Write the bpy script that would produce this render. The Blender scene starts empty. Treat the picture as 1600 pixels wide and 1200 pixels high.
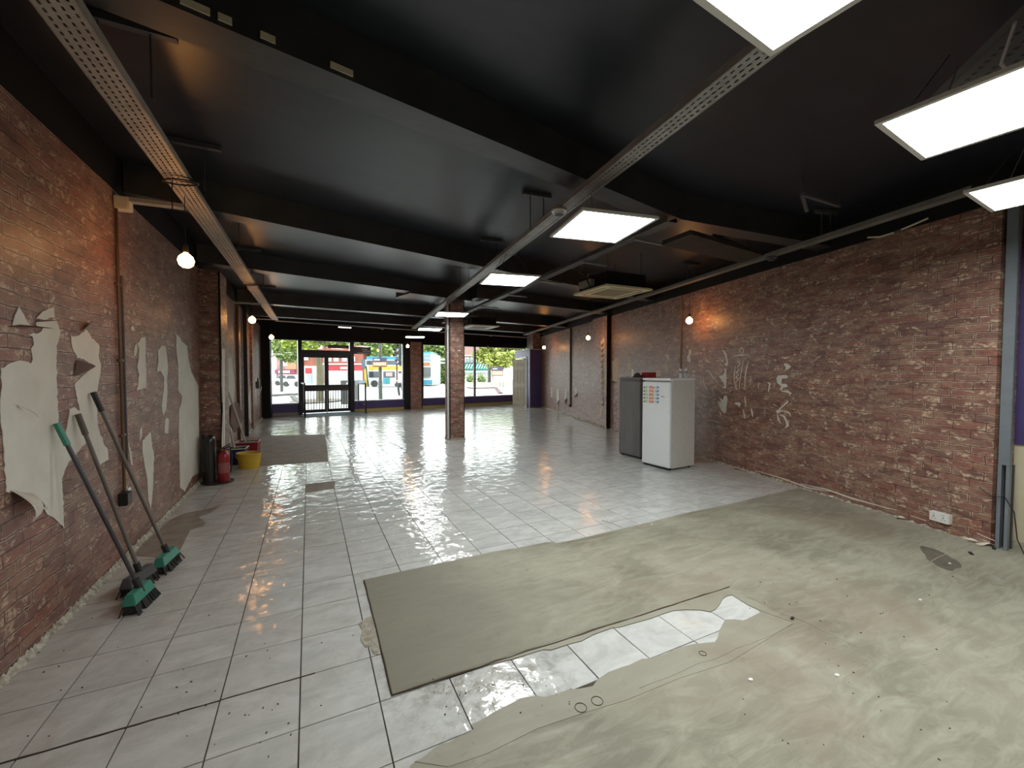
import bpy, bmesh, math, random
import numpy as np
from mathutils import Vector, Matrix
random.seed(7)
PI = math.pi
sc = bpy.context.scene
COL = sc.collection

# ------------------------------------------------------------------ camera, world, exposure
H = 1.516; FPX = 648.5; YAW = .4549; PITCH = -.0317
def _axes():
    cy, sy, cp, sp = math.cos(YAW), math.sin(YAW), math.cos(PITCH), math.sin(PITCH)
    f = Vector((sy*cp, cy*cp, sp)); r = Vector((cy, -sy, 0)); u = r.cross(f)
    return r, u, f
RX, UX, FX = _axes()
CAM = Vector((0, 0, H))
cd = bpy.data.cameras.new('camera'); cam = bpy.data.objects.new('camera', cd); COL.objects.link(cam)
cam.matrix_world = Matrix((( RX.x, UX.x, -FX.x, 0), (RX.y, UX.y, -FX.y, 0), (RX.z, UX.z, -FX.z, H), (0, 0, 0, 1)))
cd.sensor_width = 36; cd.lens = 36*FPX/1600; cd.clip_start = .05; cd.clip_end = 400
sc.camera = cam
sc.view_settings.view_transform = 'Standard'; sc.view_settings.look = 'None'
sc.view_settings.gamma = 1; sc.view_settings.use_curve_mapping = False
sc.view_settings.exposure = 0.32
w = bpy.data.worlds.new('overcast_sky'); sc.world = w; w.use_nodes = True
bg = w.node_tree.nodes['Background']; bg.inputs[0].default_value = (.93, .97, 1, 1); bg.inputs[1].default_value = 5.6
sc.cycles.use_denoising = True
sc.cycles.max_bounces = 8; sc.cycles.diffuse_bounces = 4; sc.cycles.glossy_bounces = 4
sc.cycles.transparent_max_bounces = 12; sc.cycles.sample_clamp_indirect = 6
LED = 26.0; BULB = 42.0

# ------------------------------------------------------------------ survey helpers (room measured from the camera)
def ray(px, py): return RX*((px-800)/FPX) + UX*((600-py)/FPX) + FX
def fl(px, py, z=0.):
    d = ray(px, py); return CAM + d*((z-H)/d.z)
def onx(px, py, x=-1.36):
    d = ray(px, py); return CAM + d*(x/d.x)
RA = .252                                            # slope of the right wall, x = RB + RA*y
RB = 5.71 - .252*3.19
def onr(px, py, off=0.):
    d = ray(px, py); return CAM + d*((RB-off)/(d.x-RA*d.y))
WM, WC = .142, 16.09                                 # shop front line, y = WC + WM*x
def onw(px, py, off=0.):
    d = ray(px, py); return CAM + d*((WC-off)/(d.y-WM*d.x))
RANG = math.atan(RA); RDIR = Vector((math.sin(RANG), math.cos(RANG), 0)); RN = Vector((-math.cos(RANG), math.sin(RANG), 0))
WANG = math.atan(WM); WDIR = Vector((math.cos(WANG), math.sin(WANG), 0)); WN = Vector((math.sin(WANG), -math.cos(WANG), 0))

# ------------------------------------------------------------------ materials
MATS = {}
def mat(name, col=(.5, .5, .5), rough=.5, metal=0., spec=.5, emit=None, strength=0., trans=0., coat=0.):
    if name in MATS: return MATS[name]
    m = bpy.data.materials.new(name); m.use_nodes = True; MATS[name] = m
    b = m.node_tree.nodes['Principled BSDF']
    b.inputs['Base Color'].default_value = (*col, 1); b.inputs['Roughness'].default_value = rough
    b.inputs['Metallic'].default_value = metal; b.inputs['Specular IOR Level'].default_value = spec
    if emit: b.inputs['Emission Color'].default_value = (*emit, 1); b.inputs['Emission Strength'].default_value = strength
    if trans: b.inputs['Transmission Weight'].default_value = trans
    if coat: b.inputs['Coat Weight'].default_value = coat
    return m
class NT:
    def __init__(s, m): s.t = m.node_tree; s.n = s.t.nodes; s.b = s.n['Principled BSDF']
    def node(s, typ, **kw):
        n = s.n.new(typ)
        for k, v in kw.items(): setattr(n, k, v)
        return n
    def link(s, a, b): s.t.links.new(a, b)
    def pos(s): return s.node('ShaderNodeNewGeometry').outputs['Position']
    def objc(s): return s.node('ShaderNodeTexCoord').outputs['Object']
    def mapv(s, v, scale=(1, 1, 1), loc=(0, 0, 0), rot=(0, 0, 0)):
        n = s.node('ShaderNodeMapping'); s.link(v, n.inputs[0])
        n.inputs['Scale'].default_value = scale; n.inputs['Location'].default_value = loc; n.inputs['Rotation'].default_value = rot
        return n.outputs[0]
    def noise(s, v, scale=5, detail=4, rough=.5, dist=0.):
        n = s.node('ShaderNodeTexNoise'); s.link(v, n.inputs['Vector'])
        n.inputs['Scale'].default_value = scale; n.inputs['Detail'].default_value = detail
        n.inputs['Roughness'].default_value = rough; n.inputs['Distortion'].default_value = dist
        return n
    def ramp(s, v, stops):
        n = s.node('ShaderNodeValToRGB'); s.link(v, n.inputs[0]); e = n.color_ramp.elements
        while len(e) < len(stops): e.new(.5)
        for k, (p, c) in enumerate(stops):
            e[k].position = p; e[k].color = (c, c, c, 1) if isinstance(c, (int, float)) else (*c, 1)
        return n.outputs[0]
    def mix(s, fac, a, b, mode='MIX'):
        n = s.node('ShaderNodeMix', data_type='RGBA', blend_type=mode)
        for k, sock, val in ((0, n.inputs[0], fac), (1, n.inputs[6], a), (2, n.inputs[7], b)):
            if hasattr(val, 'links'): s.link(val, sock)
            elif isinstance(val, (int, float)): sock.default_value = val if k == 0 else (val, val, val, 1)
            else: sock.default_value = (*val, 1)
        return n.outputs[2]
    def math(s, op, a, b=0.):
        n = s.node('ShaderNodeMath', operation=op)
        for sock, val in ((n.inputs[0], a), (n.inputs[1], b)):
            if hasattr(val, 'links'): s.link(val, sock)
            else: sock.default_value = val
        return n.outputs[0]
    def bump(s, h, strength=.3, dist=.01):
        n = s.node('ShaderNodeBump'); s.link(h, n.inputs['Height']); n.inputs['Strength'].default_value = strength
        n.inputs['Distance'].default_value = dist; s.link(n.outputs[0], s.b.inputs['Normal']); return n
    def col(s, c): s.link(c, s.b.inputs['Base Color'])
    def rough(s, c): s.link(c, s.b.inputs['Roughness'])

def noisy(name, a, b, scale=6, rough=.6, bump=.0, stretch=(1, 1, 1), spec=.5, metal=0., lo=.35, hi=.65, detail=5):
    if name in MATS: return MATS[name]
    m = mat(name, a, rough, metal, spec); n = NT(m); v = n.mapv(n.pos(), stretch)
    f = n.noise(v, scale, detail, .6).outputs[0]
    n.col(n.mix(n.ramp(f, [(lo, 0.), (hi, 1.)]), a, b))
    if bump: n.bump(f, bump, .01)
    return m

def wallpaper(name, scalex=1., tone=1., rough=.46, shift=0., pale=.85, warp=.035):
    m = mat(name, (.15, .07, .05), rough, spec=.5); n = NT(m)
    v = n.objc()
    sep = n.node('ShaderNodeSeparateXYZ'); n.link(v, sep.inputs[0])
    u = n.math('ADD', sep.outputs[0], sep.outputs[1])
    cmb = n.node('ShaderNodeCombineXYZ'); n.link(u, cmb.inputs[0]); n.link(sep.outputs[2], cmb.inputs[1])
    cmb.inputs[2].default_value = 0
    v0 = n.mapv(cmb.outputs[0], (scalex, 1, 1), (shift, 0, 0))
    wob = n.noise(v0, 5, 3, .6); wob2 = n.node('ShaderNodeVectorMath', operation='SCALE'); n.link(wob.outputs['Color'], wob2.inputs[0]); wob2.inputs['Scale'].default_value = warp
    va = n.node('ShaderNodeVectorMath', operation='ADD'); n.link(v0, va.inputs[0]); n.link(wob2.outputs[0], va.inputs[1])
    br = n.node('ShaderNodeTexBrick', offset=.43, offset_frequency=2, squash=1.35, squash_frequency=3)
    n.link(va.outputs[0], br.inputs['Vector'])
    br.inputs['Scale'].default_value = 1; br.inputs['Brick Width'].default_value = .23; br.inputs['Row Height'].default_value = .072
    br.inputs['Mortar Size'].default_value = .0045; br.inputs['Mortar Smooth'].default_value = .5; br.inputs['Bias'].default_value = -.1
    t = tone
    br.inputs['Color1'].default_value = (.215*t, .088*t, .064*t, 1); br.inputs['Color2'].default_value = (.125*t, .060*t, .048*t, 1)
    br.inputs['Mortar'].default_value = (.060*t, .034*t, .028*t, 1)
    br2 = n.node('ShaderNodeTexBrick', offset=.43, offset_frequency=2, squash=1.35, squash_frequency=3)
    n.link(va.outputs[0], br2.inputs['Vector'])
    br2.inputs['Scale'].default_value = 1; br2.inputs['Brick Width'].default_value = .23; br2.inputs['Row Height'].default_value = .072
    br2.inputs['Mortar Size'].default_value = .013; br2.inputs['Mortar Smooth'].default_value = .5
    ring = n.math('MULTIPLY', br2.outputs['Fac'], n.math('SUBTRACT', 1., br.outputs['Fac']))
    c = br.outputs['Color']
    # tonal patches over whole stretches of the print
    big = n.noise(n.mapv(v0, (1, 1.6, 1)), 2.3, 4, .6).outputs[0]
    c = n.mix(n.ramp(big, [(.38, 0.), (.68, .6)]), c, (.165*t, .108*t, .086*t))
    cell = n.noise(n.mapv(va.outputs[0], (1, 2.2, 1), (5, 5, 0)), 4.5, 2, .5).outputs[0]
    c = n.mix(n.ramp(cell, [(.50, 0.), (.62, .55)]), c, (.27*t, .165*t, .115*t))
    c = n.mix(n.ramp(cell, [(.30, .6), (.42, 0.)]), c, (.085*t, .042*t, .035*t))
    fine = n.noise(n.mapv(v0, (1, 2.6, 1)), 26, 5, .7).outputs[0]
    c = n.mix(.6, c, n.ramp(fine, [(.3, .25), (.7, .9)]), 'OVERLAY')
    # worn pale edges: streaks lying along the courses and broken outlines round some bricks
    fleck = n.noise(n.mapv(va.outputs[0], (1, 1.9, 1), (3.1, 1.7, 0)), 6.5, 4, .62, .5).outputs[0]
    fm = n.ramp(fleck, [(.545, 0.), (.60, 1.)])
    spk = n.noise(n.mapv(v0, (1, 1.5, 1), (9, 2, 0)), 26, 4, .65).outputs[0]
    spm = n.ramp(spk, [(.44, 0.), (.56, 1.)])
    fm = n.math('MULTIPLY', n.math('MULTIPLY', fm, spm), n.math('SUBTRACT', 1., br.outputs['Fac']))
    omask = n.ramp(n.noise(n.mapv(v0, (1, 1.5, 1), (1, 7, 0)), 4.2, 3, .6).outputs[0], [(.44, 0.), (.52, 1.)])
    ol = n.math('MULTIPLY', n.math('MULTIPLY', ring, omask), n.ramp(spk, [(.40, .15), (.58, 1.)]))
    c = n.mix(n.math('MULTIPLY', n.math('MAXIMUM', fm, ol), pale), c, (.56, .43, .31))
    line = n.math('MULTIPLY', br.outputs['Fac'], n.ramp(spk, [(.36, .1), (.56, .85)]))
    c = n.mix(line, c, (.040*t, .022*t, .018*t))
    n.col(c)
    n.rough(n.ramp(fine, [(.3, rough-.07), (.7, rough+.12)]))
    h = n.math('ADD', n.math('MULTIPLY', fine, .5), n.math('MULTIPLY', n.noise(v0, 3.5, 2).outputs[0], 2.))
    h = n.math('SUBTRACT', h, n.math('MULTIPLY', br.outputs['Fac'], .5))
    n.bump(h, .35, .006)
    return m

M_WL = wallpaper('brick_print_wallpaper_left', pale=.72, tone=1.08, warp=.055)
M_WR = wallpaper('brick_print_wallpaper_right', shift=4.2, tone=1.12, rough=.4, pale=.95)
M_WP = wallpaper('brick_print_wallpaper_pillar', shift=9.3, tone=.95, rough=.5)
M_WPF = wallpaper('brick_print_wallpaper_pier', shift=2.3, tone=1.7, rough=.5, pale=.5)
M_PLASTER = noisy('bare_plaster', (.60, .58, .50), (.68, .66, .59), 4, .8, .05)
M_PAPERBACK = noisy('wallpaper_backing', (.62, .59, .52), (.50, .46, .40), 9, .7)
M_RESIDUE = noisy('skirting_residue', (.52, .51, .42), (.24, .20, .15), 30, .9, .5)
M_CEIL = noisy('black_ceiling_paint', (.008, .011, .018), (.015, .019, .028), 3, .36, .06, (1, 3, 1), spec=.65)
M_BEAM = noisy('black_beam_paint', (.020, .021, .023), (.036, .037, .038), 4, .38, .06, (1, 3, 1), spec=.65)
M_BLACK = mat('black_paint', (.007, .007, .008), .6, spec=.25)
M_FRAME = mat('black_window_frame', (.012, .012, .014), .35)
M_PURPLE = noisy('purple_paint', (.075, .055, .18), (.09, .066, .21), 5, .45)
M_CREAM = noisy('cream_wall_paint', (.62, .58, .40), (.70, .66, .48), 3, .6)
M_YELLOWTRIM = mat('ochre_skirting', (.50, .40, .12), .5)
M_TRAY = noisy('galvanised_tray', (.34, .30, .26), (.44, .40, .35), 7, .5, 0, metal=.15)
M_TRAY2 = noisy('galvanised_grey_tray', (.32, .32, .31), (.42, .42, .41), 7, .5, 0, metal=.15)
M_TRAYD = noisy('painted_tray', (.045, .045, .05), (.075, .072, .07), 7, .55)
M_STRUT = mat('painted_strut', (.07, .07, .075), .5)
M_ROD = mat('steel_rod', (.10, .10, .11), .45, .4)
M_GREYSTEEL = noisy('blue_grey_steel', (.15, .175, .20), (.18, .205, .23), 6, .4)
M_DARKSTEEL = mat('dark_steel', (.05, .055, .065), .5)
M_WHITE = mat('white_plastic', (.72, .72, .70), .4)
M_CREAMPL = mat('cream_plastic', (.62, .56, .42), .45)
M_COPPER = mat('brass_brown_pipe', (.16, .09, .05), .3, .5)
M_LED = mat('led_diffuser', (1, 1, 1), .5, emit=(.985, 1, .97), strength=LED)
M_BULB = mat('filament_glass', (1, .6, .3), .4, emit=(1, .43, .12), strength=BULB)
M_RED = mat('red_enamel', (.26, .013, .016), .3)
M_CABLE = mat('black_cable', (.015, .015, .015), .5)

def tile_mat():
    m = mat('glazed_marble_tile', (.6, .6, .58), .12, spec=.55); n = NT(m); p = n.pos()
    info = n.node('ShaderNodeObjectInfo').outputs['Random']
    off = n.node('ShaderNodeCombineXYZ'); n.link(n.math('MULTIPLY', info, 37.), off.inputs[0]); n.link(n.math('MULTIPLY', info, 91.), off.inputs[1])
    va = n.node('ShaderNodeVectorMath', operation='ADD'); n.link(p, va.inputs[0]); n.link(off.outputs[0], va.inputs[1])
    vein = n.noise(n.mapv(va.outputs[0], (1, 2.2, 1), rot=(0, 0, .8)), 3.2, 6, .62, .9).outputs[0]
    c = n.mix(n.ramp(vein, [(.36, 0.), (.60, 1.)]), (.49, .51, .495), (.63, .655, .64))
    dv = n.node('ShaderNodeVectorMath', operation='DISTANCE'); n.link(p, dv.inputs[0]); dv.inputs[1].default_value = (.78, 1.98, 0)
    near_ = n.ramp(n.math('MULTIPLY', dv.outputs['Value'], 1.), [(.25, 1.), (.62, 0.)])
    gr_ = n.ramp(n.noise(p, 14, 6, .75, .4).outputs[0], [(.46, 0.), (.60, 1.)])
    c = n.mix(n.math('MULTIPLY', n.math('MULTIPLY', near_, gr_), .65), c, (.22, .20, .165))
    # dust and grime trodden over the glaze, stronger along the left wall and towards the shop front
    sep = n.node('ShaderNodeSeparateXYZ'); n.link(p, sep.inputs[0])
    left = n.ramp(n.math('MULTIPLY', n.math('ADD', sep.outputs[0], 1.4), .42), [(0., .60), (1., 0.)])
    far = n.ramp(n.math('MULTIPLY', sep.outputs[1], .0625), [(.40, 0.), (1., .50)])
    rgt = n.ramp(n.math('MULTIPLY', n.math('SUBTRACT', sep.outputs[0], n.math('MULTIPLY', sep.outputs[1], .25)), .2), [(.72, 0.), (1., .5)])
    g = n.noise(p, 1.7, 6, .68, .3).outputs[0]
    gm = n.math('MULTIPLY', n.ramp(g, [(.32, .30), (.70, 1.)]), n.math('ADD', n.math('ADD', left, far), n.math('ADD', rgt, .04)))
    c = n.mix(gm, c, (.33, .265, .205))
    spot = n.noise(p, 23, 3, .6).outputs[0]
    c = n.mix(n.math('MULTIPLY', n.ramp(spot, [(.70, 0.), (.76, 1.)]), .55), c, (.16, .12, .09))
    n.col(c)
    ro = n.math('ADD', n.math('MULTIPLY', gm, .13), n.ramp(g, [(.3, .045), (.7, .13)])); n.rough(ro)
    wav = n.noise(n.mapv(p, (1, 1, 1)), 9, 3, .55, .4).outputs[0]
    fine = n.noise(p, 60, 2).outputs[0]
    slow = n.noise(p, 4.5, 2, .5).outputs[0]; rip = n.noise(p, 28, 2, .5).outputs[0]
    n.bump(n.math('ADD', n.math('ADD', wav, n.math('MULTIPLY', slow, 1.6)), n.math('ADD', n.math('MULTIPLY', rip, .16), n.math('MULTIPLY', fine, .03))), .8, .0065)
    return m
M_TILE = tile_mat()
M_GROUT = noisy('brown_grout', (.05, .037, .027), (.09, .07, .05), 11, .9)

def screed(name, a, b, c, stain=.5, fade=None):
    m = mat(name, a, .62, spec=.35); n = NT(m); p = n.pos()
    big = n.noise(n.mapv(p, (1, 1, 1)), 1.1, 6, .62, .5).outputs[0]
    sw = n.noise(n.mapv(p, (1.2, 4.5, 1), rot=(0, 0, .55)), 2.4, 6, .68, 1.2).outputs[0]
    d = n.noise(p, 14, 4, .7).outputs[0]
    def comp(a, b, c, stain, brown):
        col = n.mix(n.ramp(big, [(.34, 0.), (.62, 1.)]), a, b)
        col = n.mix(n.math('MULTIPLY', n.ramp(sw, [(.42, 0.), (.68, 1.)]), stain), col, c)
        if brown:
            bt = n.noise(n.mapv(p, (1, 1, 1), (4.7, 1.3, 0)), .9, 4, .6, .4).outputs[0]
            col = n.mix(n.ramp(bt, [(.54, 0.), (.68, .55)]), col, (.21, .165, .12))
        return col
    col = comp(a, b, c, stain, not fade)
    if fade:
        sx = n.node('ShaderNodeSeparateXYZ'); n.link(p, sx.inputs[0])
        fx = n.math('ADD', n.math('MULTIPLY', sx.outputs[0], .5), n.math('MULTIPLY', n.math('SUBTRACT', big, .5), 1.2))
        col = n.mix(n.ramp(fx, [(.35, 0.), (.95, 1.)]), col, comp(SA, SB, SC, .6, True))
    col = n.mix(n.math('MULTIPLY', n.ramp(d, [(.60, 0.), (.74, 1.)]), .35), col, (.14, .115, .085))
    n.col(col)
    n.rough(n.ramp(big, [(.3, .42), (.6, .7)]))
    n.bump(n.math('ADD', n.math('MULTIPLY', sw, 1.), n.math('MULTIPLY', d, .4)), .25, .006)
    return m
SA, SB = (.190, .182, .138), (.315, .306, .240); SC = (.42, .408, .33)
M_SCREED = screed('grey_olive_screed', SA, SB, SC, .6)
M_SCREED2 = screed('fresh_dark_screed', (.190, .181, .137), (.228, .219, .168), (.265, .255, .20), .3, True)
M_SCREED3 = screed('pale_thin_screed', (.275, .267, .212), (.32, .31, .25), (.37, .36, .295), .4)
M_SEAM = mat('dark_seam', (.05, .032, .02), .8)

def glass_mat():
    m = bpy.data.materials.new('shopfront_glass'); m.use_nodes = True; t = m.node_tree; t.nodes.clear()
    o = t.nodes.new('ShaderNodeOutputMaterial'); mx = t.nodes.new('ShaderNodeMixShader')
    tr = t.nodes.new('ShaderNodeBsdfTransparent'); gl = t.nodes.new('ShaderNodeBsdfGlossy'); fr = t.nodes.new('ShaderNodeFresnel')
    tr.inputs[0].default_value = (.93, .96, .94, 1); gl.inputs['Roughness'].default_value = .02; fr.inputs[0].default_value = 1.45
    t.links.new(fr.outputs[0], mx.inputs[0]); t.links.new(tr.outputs[0], mx.inputs[1]); t.links.new(gl.outputs[0], mx.inputs[2]); t.links.new(mx.outputs[0], o.inputs[0])
    return m
M_GLASS = glass_mat()

# ------------------------------------------------------------------ geometry helpers
class MB:
    def __init__(s): s.v = []; s.f = []; s.m = []
    def add(s, vs, fs, mi=0):
        b = len(s.v); s.v += [tuple(v) for v in vs]
        s.f += [tuple(b+i for i in f) for f in fs]; s.m += [mi]*len(fs); return s
    def box(s, c, size, rz=0., mi=0, rx=0., ry=0.):
        R = Matrix.Rotation(rz, 3, 'Z') @ Matrix.Rotation(ry, 3, 'Y') @ Matrix.Rotation(rx, 3, 'X'); c = Vector(c)
        vs = [c + R @ Vector((x*size[0]/2, y*size[1]/2, z*size[2]/2)) for x in (-1, 1) for y in (-1, 1) for z in (-1, 1)]
        return s.add(vs, [(0, 1, 3, 2), (4, 6, 7, 5), (0, 4, 5, 1), (2, 3, 7, 6), (0, 2, 6, 4), (1, 5, 7, 3)], mi)
    def bar(s, p, q, wd, ht, mi=0, up=(0, 0, 1)):
        p, q = Vector(p), Vector(q); d = (q-p).normalized(); upv = Vector(up)
        if abs(d.dot(upv)) > .98: upv = Vector((1, 0, 0))
        a = d.cross(upv).normalized()*wd/2; b = a.cross(d).normalized()*ht/2
        vs = [p-a-b, p+a-b, p+a+b, p-a+b, q-a-b, q+a-b, q+a+b, q-a+b]
        return s.add(vs, [(0, 3, 2, 1), (4, 5, 6, 7), (0, 1, 5, 4), (1, 2, 6, 5), (2, 3, 7, 6), (3, 0, 4, 7)], mi)
    def tube(s, pts, r, n=8, mi=0, caps=True):
        pts = [Vector(p) for p in pts]; rs = r if isinstance(r, (list, tuple)) else [r]*len(pts)
        rings = []; prev = None
        for i, p in enumerate(pts):
            d = (pts[min(i+1, len(pts)-1)] - pts[max(i-1, 0)])
            d = d.normalized() if d.length > 1e-9 else Vector((0, 0, 1))
            a = prev - d*prev.dot(d) if prev is not None else d.orthogonal()
            if a.length < 1e-6: a = d.orthogonal()
            a.normalize(); prev = a; b = d.cross(a)
            rings.append([p + (a*math.cos(2*PI*k/n) + b*math.sin(2*PI*k/n))*rs[i] for k in range(n)])
        vs = [v for ring in rings for v in ring]; fs = []
        for i in range(len(pts)-1):
            for k in range(n): fs.append((i*n+k, i*n+(k+1) % n, (i+1)*n+(k+1) % n, (i+1)*n+k))
        if caps: fs += [tuple(range(n))[::-1], tuple((len(pts)-1)*n+k for k in range(n))]
        return s.add(vs, fs, mi)
    def lathe(s, prof, c=(0, 0, 0), n=20, sx=1., sy=1., mi=0, rz=0.):
        c = Vector(c); R = Matrix.Rotation(rz, 3, 'Z')
        vs = [c + R @ Vector((r*math.cos(2*PI*k/n)*sx, r*math.sin(2*PI*k/n)*sy, z)) for r, z in prof for k in range(n)]; fs = []
        for i in range(len(prof)-1):
            for k in range(n): fs.append((i*n+k, i*n+(k+1) % n, (i+1)*n+(k+1) % n, (i+1)*n+k))
        fs += [tuple(range(n))[::-1], tuple((len(prof)-1)*n+k for k in range(n))]
        return s.add(vs, fs, mi)
    def prism(s, poly, ext, mi=0):
        n = len(poly); ext = Vector(ext); a = [Vector(p) for p in poly]; b = [p+ext for p in a]
        fs = [tuple(range(n))[::-1], tuple(n+i for i in range(n))] + [(i, (i+1) % n, n+(i+1) % n, n+i) for i in range(n)]
        return s.add(a+b, fs, mi)
    def build(s, name, mats, parent=None, world=True, smooth=False, bevel=0., tri=False, kind=None, xf=None):
        me = bpy.data.meshes.new(name); mats = mats if isinstance(mats, (list, tuple)) else [mats]
        vs = s.v
        if world and parent is not None:
            inv = parent['_m'] if False else PM.get(parent.name)
            if inv is not None: vs = [tuple(inv @ Vector(v)) for v in vs]
        if xf is not None:
            iv = xf.inverted(); vs = [tuple(iv @ Vector(v)) for v in vs]
        me.from_pydata(vs, [], s.f)
        for m in mats: me.materials.append(m)
        me.polygons.foreach_set('material_index', s.m)
        bm = bmesh.new(); bm.from_mesh(me)
        if tri: bmesh.ops.triangulate(bm, faces=[f for f in bm.faces if len(f.verts) > 4])
        bmesh.ops.recalc_face_normals(bm, faces=bm.faces[:])
        if bevel: bmesh.ops.bevel(bm, geom=[e for e in bm.edges if len(e.link_faces) == 2 and e.calc_face_angle(0) > .6], offset=bevel, segments=2, affect='EDGES', clamp_overlap=True)
        if smooth:
            for f in bm.faces: f.smooth = True
            for e in bm.edges:
                if len(e.link_faces) == 2 and e.calc_face_angle(0) > .7: e.smooth = False
        bm.to_mesh(me); bm.free()
        o = bpy.data.objects.new(name, me); COL.objects.link(o)
        if parent is not None: o.parent = parent
        if xf is not None: o.matrix_world = xf
        if kind: o['kind'] = kind
        PM[o.name] = PM.get(parent.name) if (parent is not None and xf is None) else (xf.inverted() if xf is not None else None)
        return o
PM = {}
def tag(o, label, cat, group=None):
    o['label'] = label; o['category'] = cat
    if group: o['group'] = group
    return o
def thing(name, loc, rz=0., label=None, cat=None, group=None):
    o = bpy.data.objects.new(name, None); COL.objects.link(o); o.empty_display_size = .1
    o.location = loc; o.rotation_euler = (0, 0, rz)
    PM[o.name] = (Matrix.Translation(Vector(loc)) @ Matrix.Rotation(rz, 4, 'Z')).inverted()
    if label: tag(o, label, cat, group)
    return o
def copy_tree(o, parent=None):
    c = o.copy(); COL.objects.link(c); c.parent = parent
    if parent is None: pass
    for ch in [x for x in KIDS.get(o.name, [])] or list(o.children): copy_tree(ch, c)
    return c
KIDS = {}
def struct(name, mb, m, **kw):
    o = mb.build(name, m, **kw); o['kind'] = 'structure'; return o
def frame_xf(p0, ang): return Matrix.Translation(Vector(p0)) @ Matrix.Rotation(ang, 4, 'Z')

# ================================================================== SHELL
ZW = 2.94; ZS = 3.26; ZB = 3.0                       # wallpaper top, slab, beam underside
XL = -1.36
def rx(y): return RB + RA*y
def wy(x): return WC + WM*x
CORNER = Vector((9.29, 17.41, 0))
floor = struct('floor', MB().prism([(-1.7, -2.6, -.2), (7.6, -2.6, -.2), (7.6, 1.6, -.2), (9.8, 10, -.2), (9.8, wy(9.8)+.1, -.2), (-1.7, wy(-1.7)+.1, -.2)], (0, 0, .195)), M_GROUT)
struct('ceiling', MB().prism([(-1.8, -2.6, ZS), (7.8, -2.6, ZS), (10.2, 10, ZS), (10.2, wy(10.2)+.5, ZS), (-1.8, wy(-1.8)+.5, ZS)], (0, 0, .25)), M_CEIL)
# left wall: printed paper up to ZW, black paint above
xfL = frame_xf((XL, -2.5, 0), PI/2)
wl = struct('wall_left', MB().box((XL-.12, 6.8, ZW/2), (.24, 18.6, ZW)), M_WL, xf=xfL)
struct('wall_left_upper', MB().box((XL-.13, 6.8, (ZW+ZS)/2), (.24, 18.6, ZS-ZW)), mat('matt_black_wall', (.010, .010, .011), .8, spec=.2))
ang = PI/2 - RANG
p0r = Vector((rx(1.36), 1.36, 0)); xfR = frame_xf(p0r, ang)
p1r = Vector((rx(17.3), 17.3, 0)); n_out = -RN*.24
wr = struct('wall_right', MB().prism([p0r, p1r, p1r+n_out, p0r+n_out], (0, 0, ZW)), M_WR, xf=xfR)
o2 = n_out*1.02
struct('wall_right_upper', MB().prism([p0r+Vector((0, 0, ZW))-RN*.01, p1r+Vector((0, 0, ZW))-RN*.01, p1r+o2+Vector((0, 0, ZW)), p0r+o2+Vector((0, 0, ZW))], (0, 0, ZS-ZW)), mat('matt_black_wall'))
struct('wall_back', MB().box((3, -2.6, ZS/2), (10, .2, ZS)), M_CREAM)
# beyond the stanchion: recess with purple-over-cream wall
rp0 = Vector((5.62, 1.5, 0))
wb = struct('wall_right_recess', MB().box((5.72, -.6, ZS/2), (.2, 3.9, ZS)), M_CREAM)
struct('wall_right_return', MB().box((5.70, 1.47, ZS/2), (.55, .12, ZS)), M_DARKSTEEL)

# steel stanchion at the end of the right wall
st = thing('steel_stanchion', (5.20, 1.26, 0), 0, 'blue-grey steel upright at the near end of the right brick-print wall', 'stanchion')
sa = onr(1577, 600); sb = onr(1598, 600)
sp = Vector((5.255, 1.335, 0)); sq = Vector((5.235, 1.262, 0))
MB().prism([sp+Vector((0, 0, .72)), sq+Vector((0, 0, .72)), sq+Vector((.05, -.0, .72)), sp+Vector((.12, .01, .72))], (0, 0, 2.28)).build('upright', M_GREYSTEEL, st, bevel=.004)
m_ = MB(); m_.prism([sp, sp+Vector((-.008, -.025, 0)), sp+Vector((.06, -.025, 0)), sp+Vector((.07, 0, 0))], (0, 0, .72))
m_.prism([sq+Vector((.005, .022, 0)), sq, sq+Vector((.05, -.0, 0)), sq+Vector((.05, .022, 0))], (0, 0, .72)); m_.build('lower_flange', M_GREYSTEEL, st)
MB().prism([sp+Vector((.09, 0, 0)), sq+Vector((.09, 0, 0)), sq+Vector((.12, 0, 0)), sp+Vector((.12, 0, 0))], (0, 0, .72)).build('web', M_DARKSTEEL, st)
MB().tube([sp+Vector((-.01, .10, .5)), sp+Vector((-.02, .02, .44)), sq+Vector((-.01, .02, .46)), sq+Vector((.01, -.03, .34)), sq+Vector((.02, -.05, .12)), sq+Vector((.02, -.09, .01))], .004, 6).build('loose_cable', M_CABLE, st)
pb = thing('wall_panel', (5.61, .3, .87), 0, 'purple painted upper panel on the cream wall right of the stanchion', 'panel')
MB().box((5.61, -.45, 2.0), (.02, 3.7, 2.26)).build('panel_board', M_PURPLE, pb)
MB().bar((5.595, 1.2, 1.02), (5.595, -.8, 1.02), .01, .012).build('trim_line', M_WHITE, pb)
m_ = MB(); m_.bar((5.60, 1.16, 1.40), (5.54, 1.16, 1.40), .02, .02); m_.bar((5.54, 1.22, 1.40), (5.54, 1.08, 1.40), .03, .03); m_.build('door_latch', mat('chrome', (.6, .6, .6), .25, .9), pb)

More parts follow.
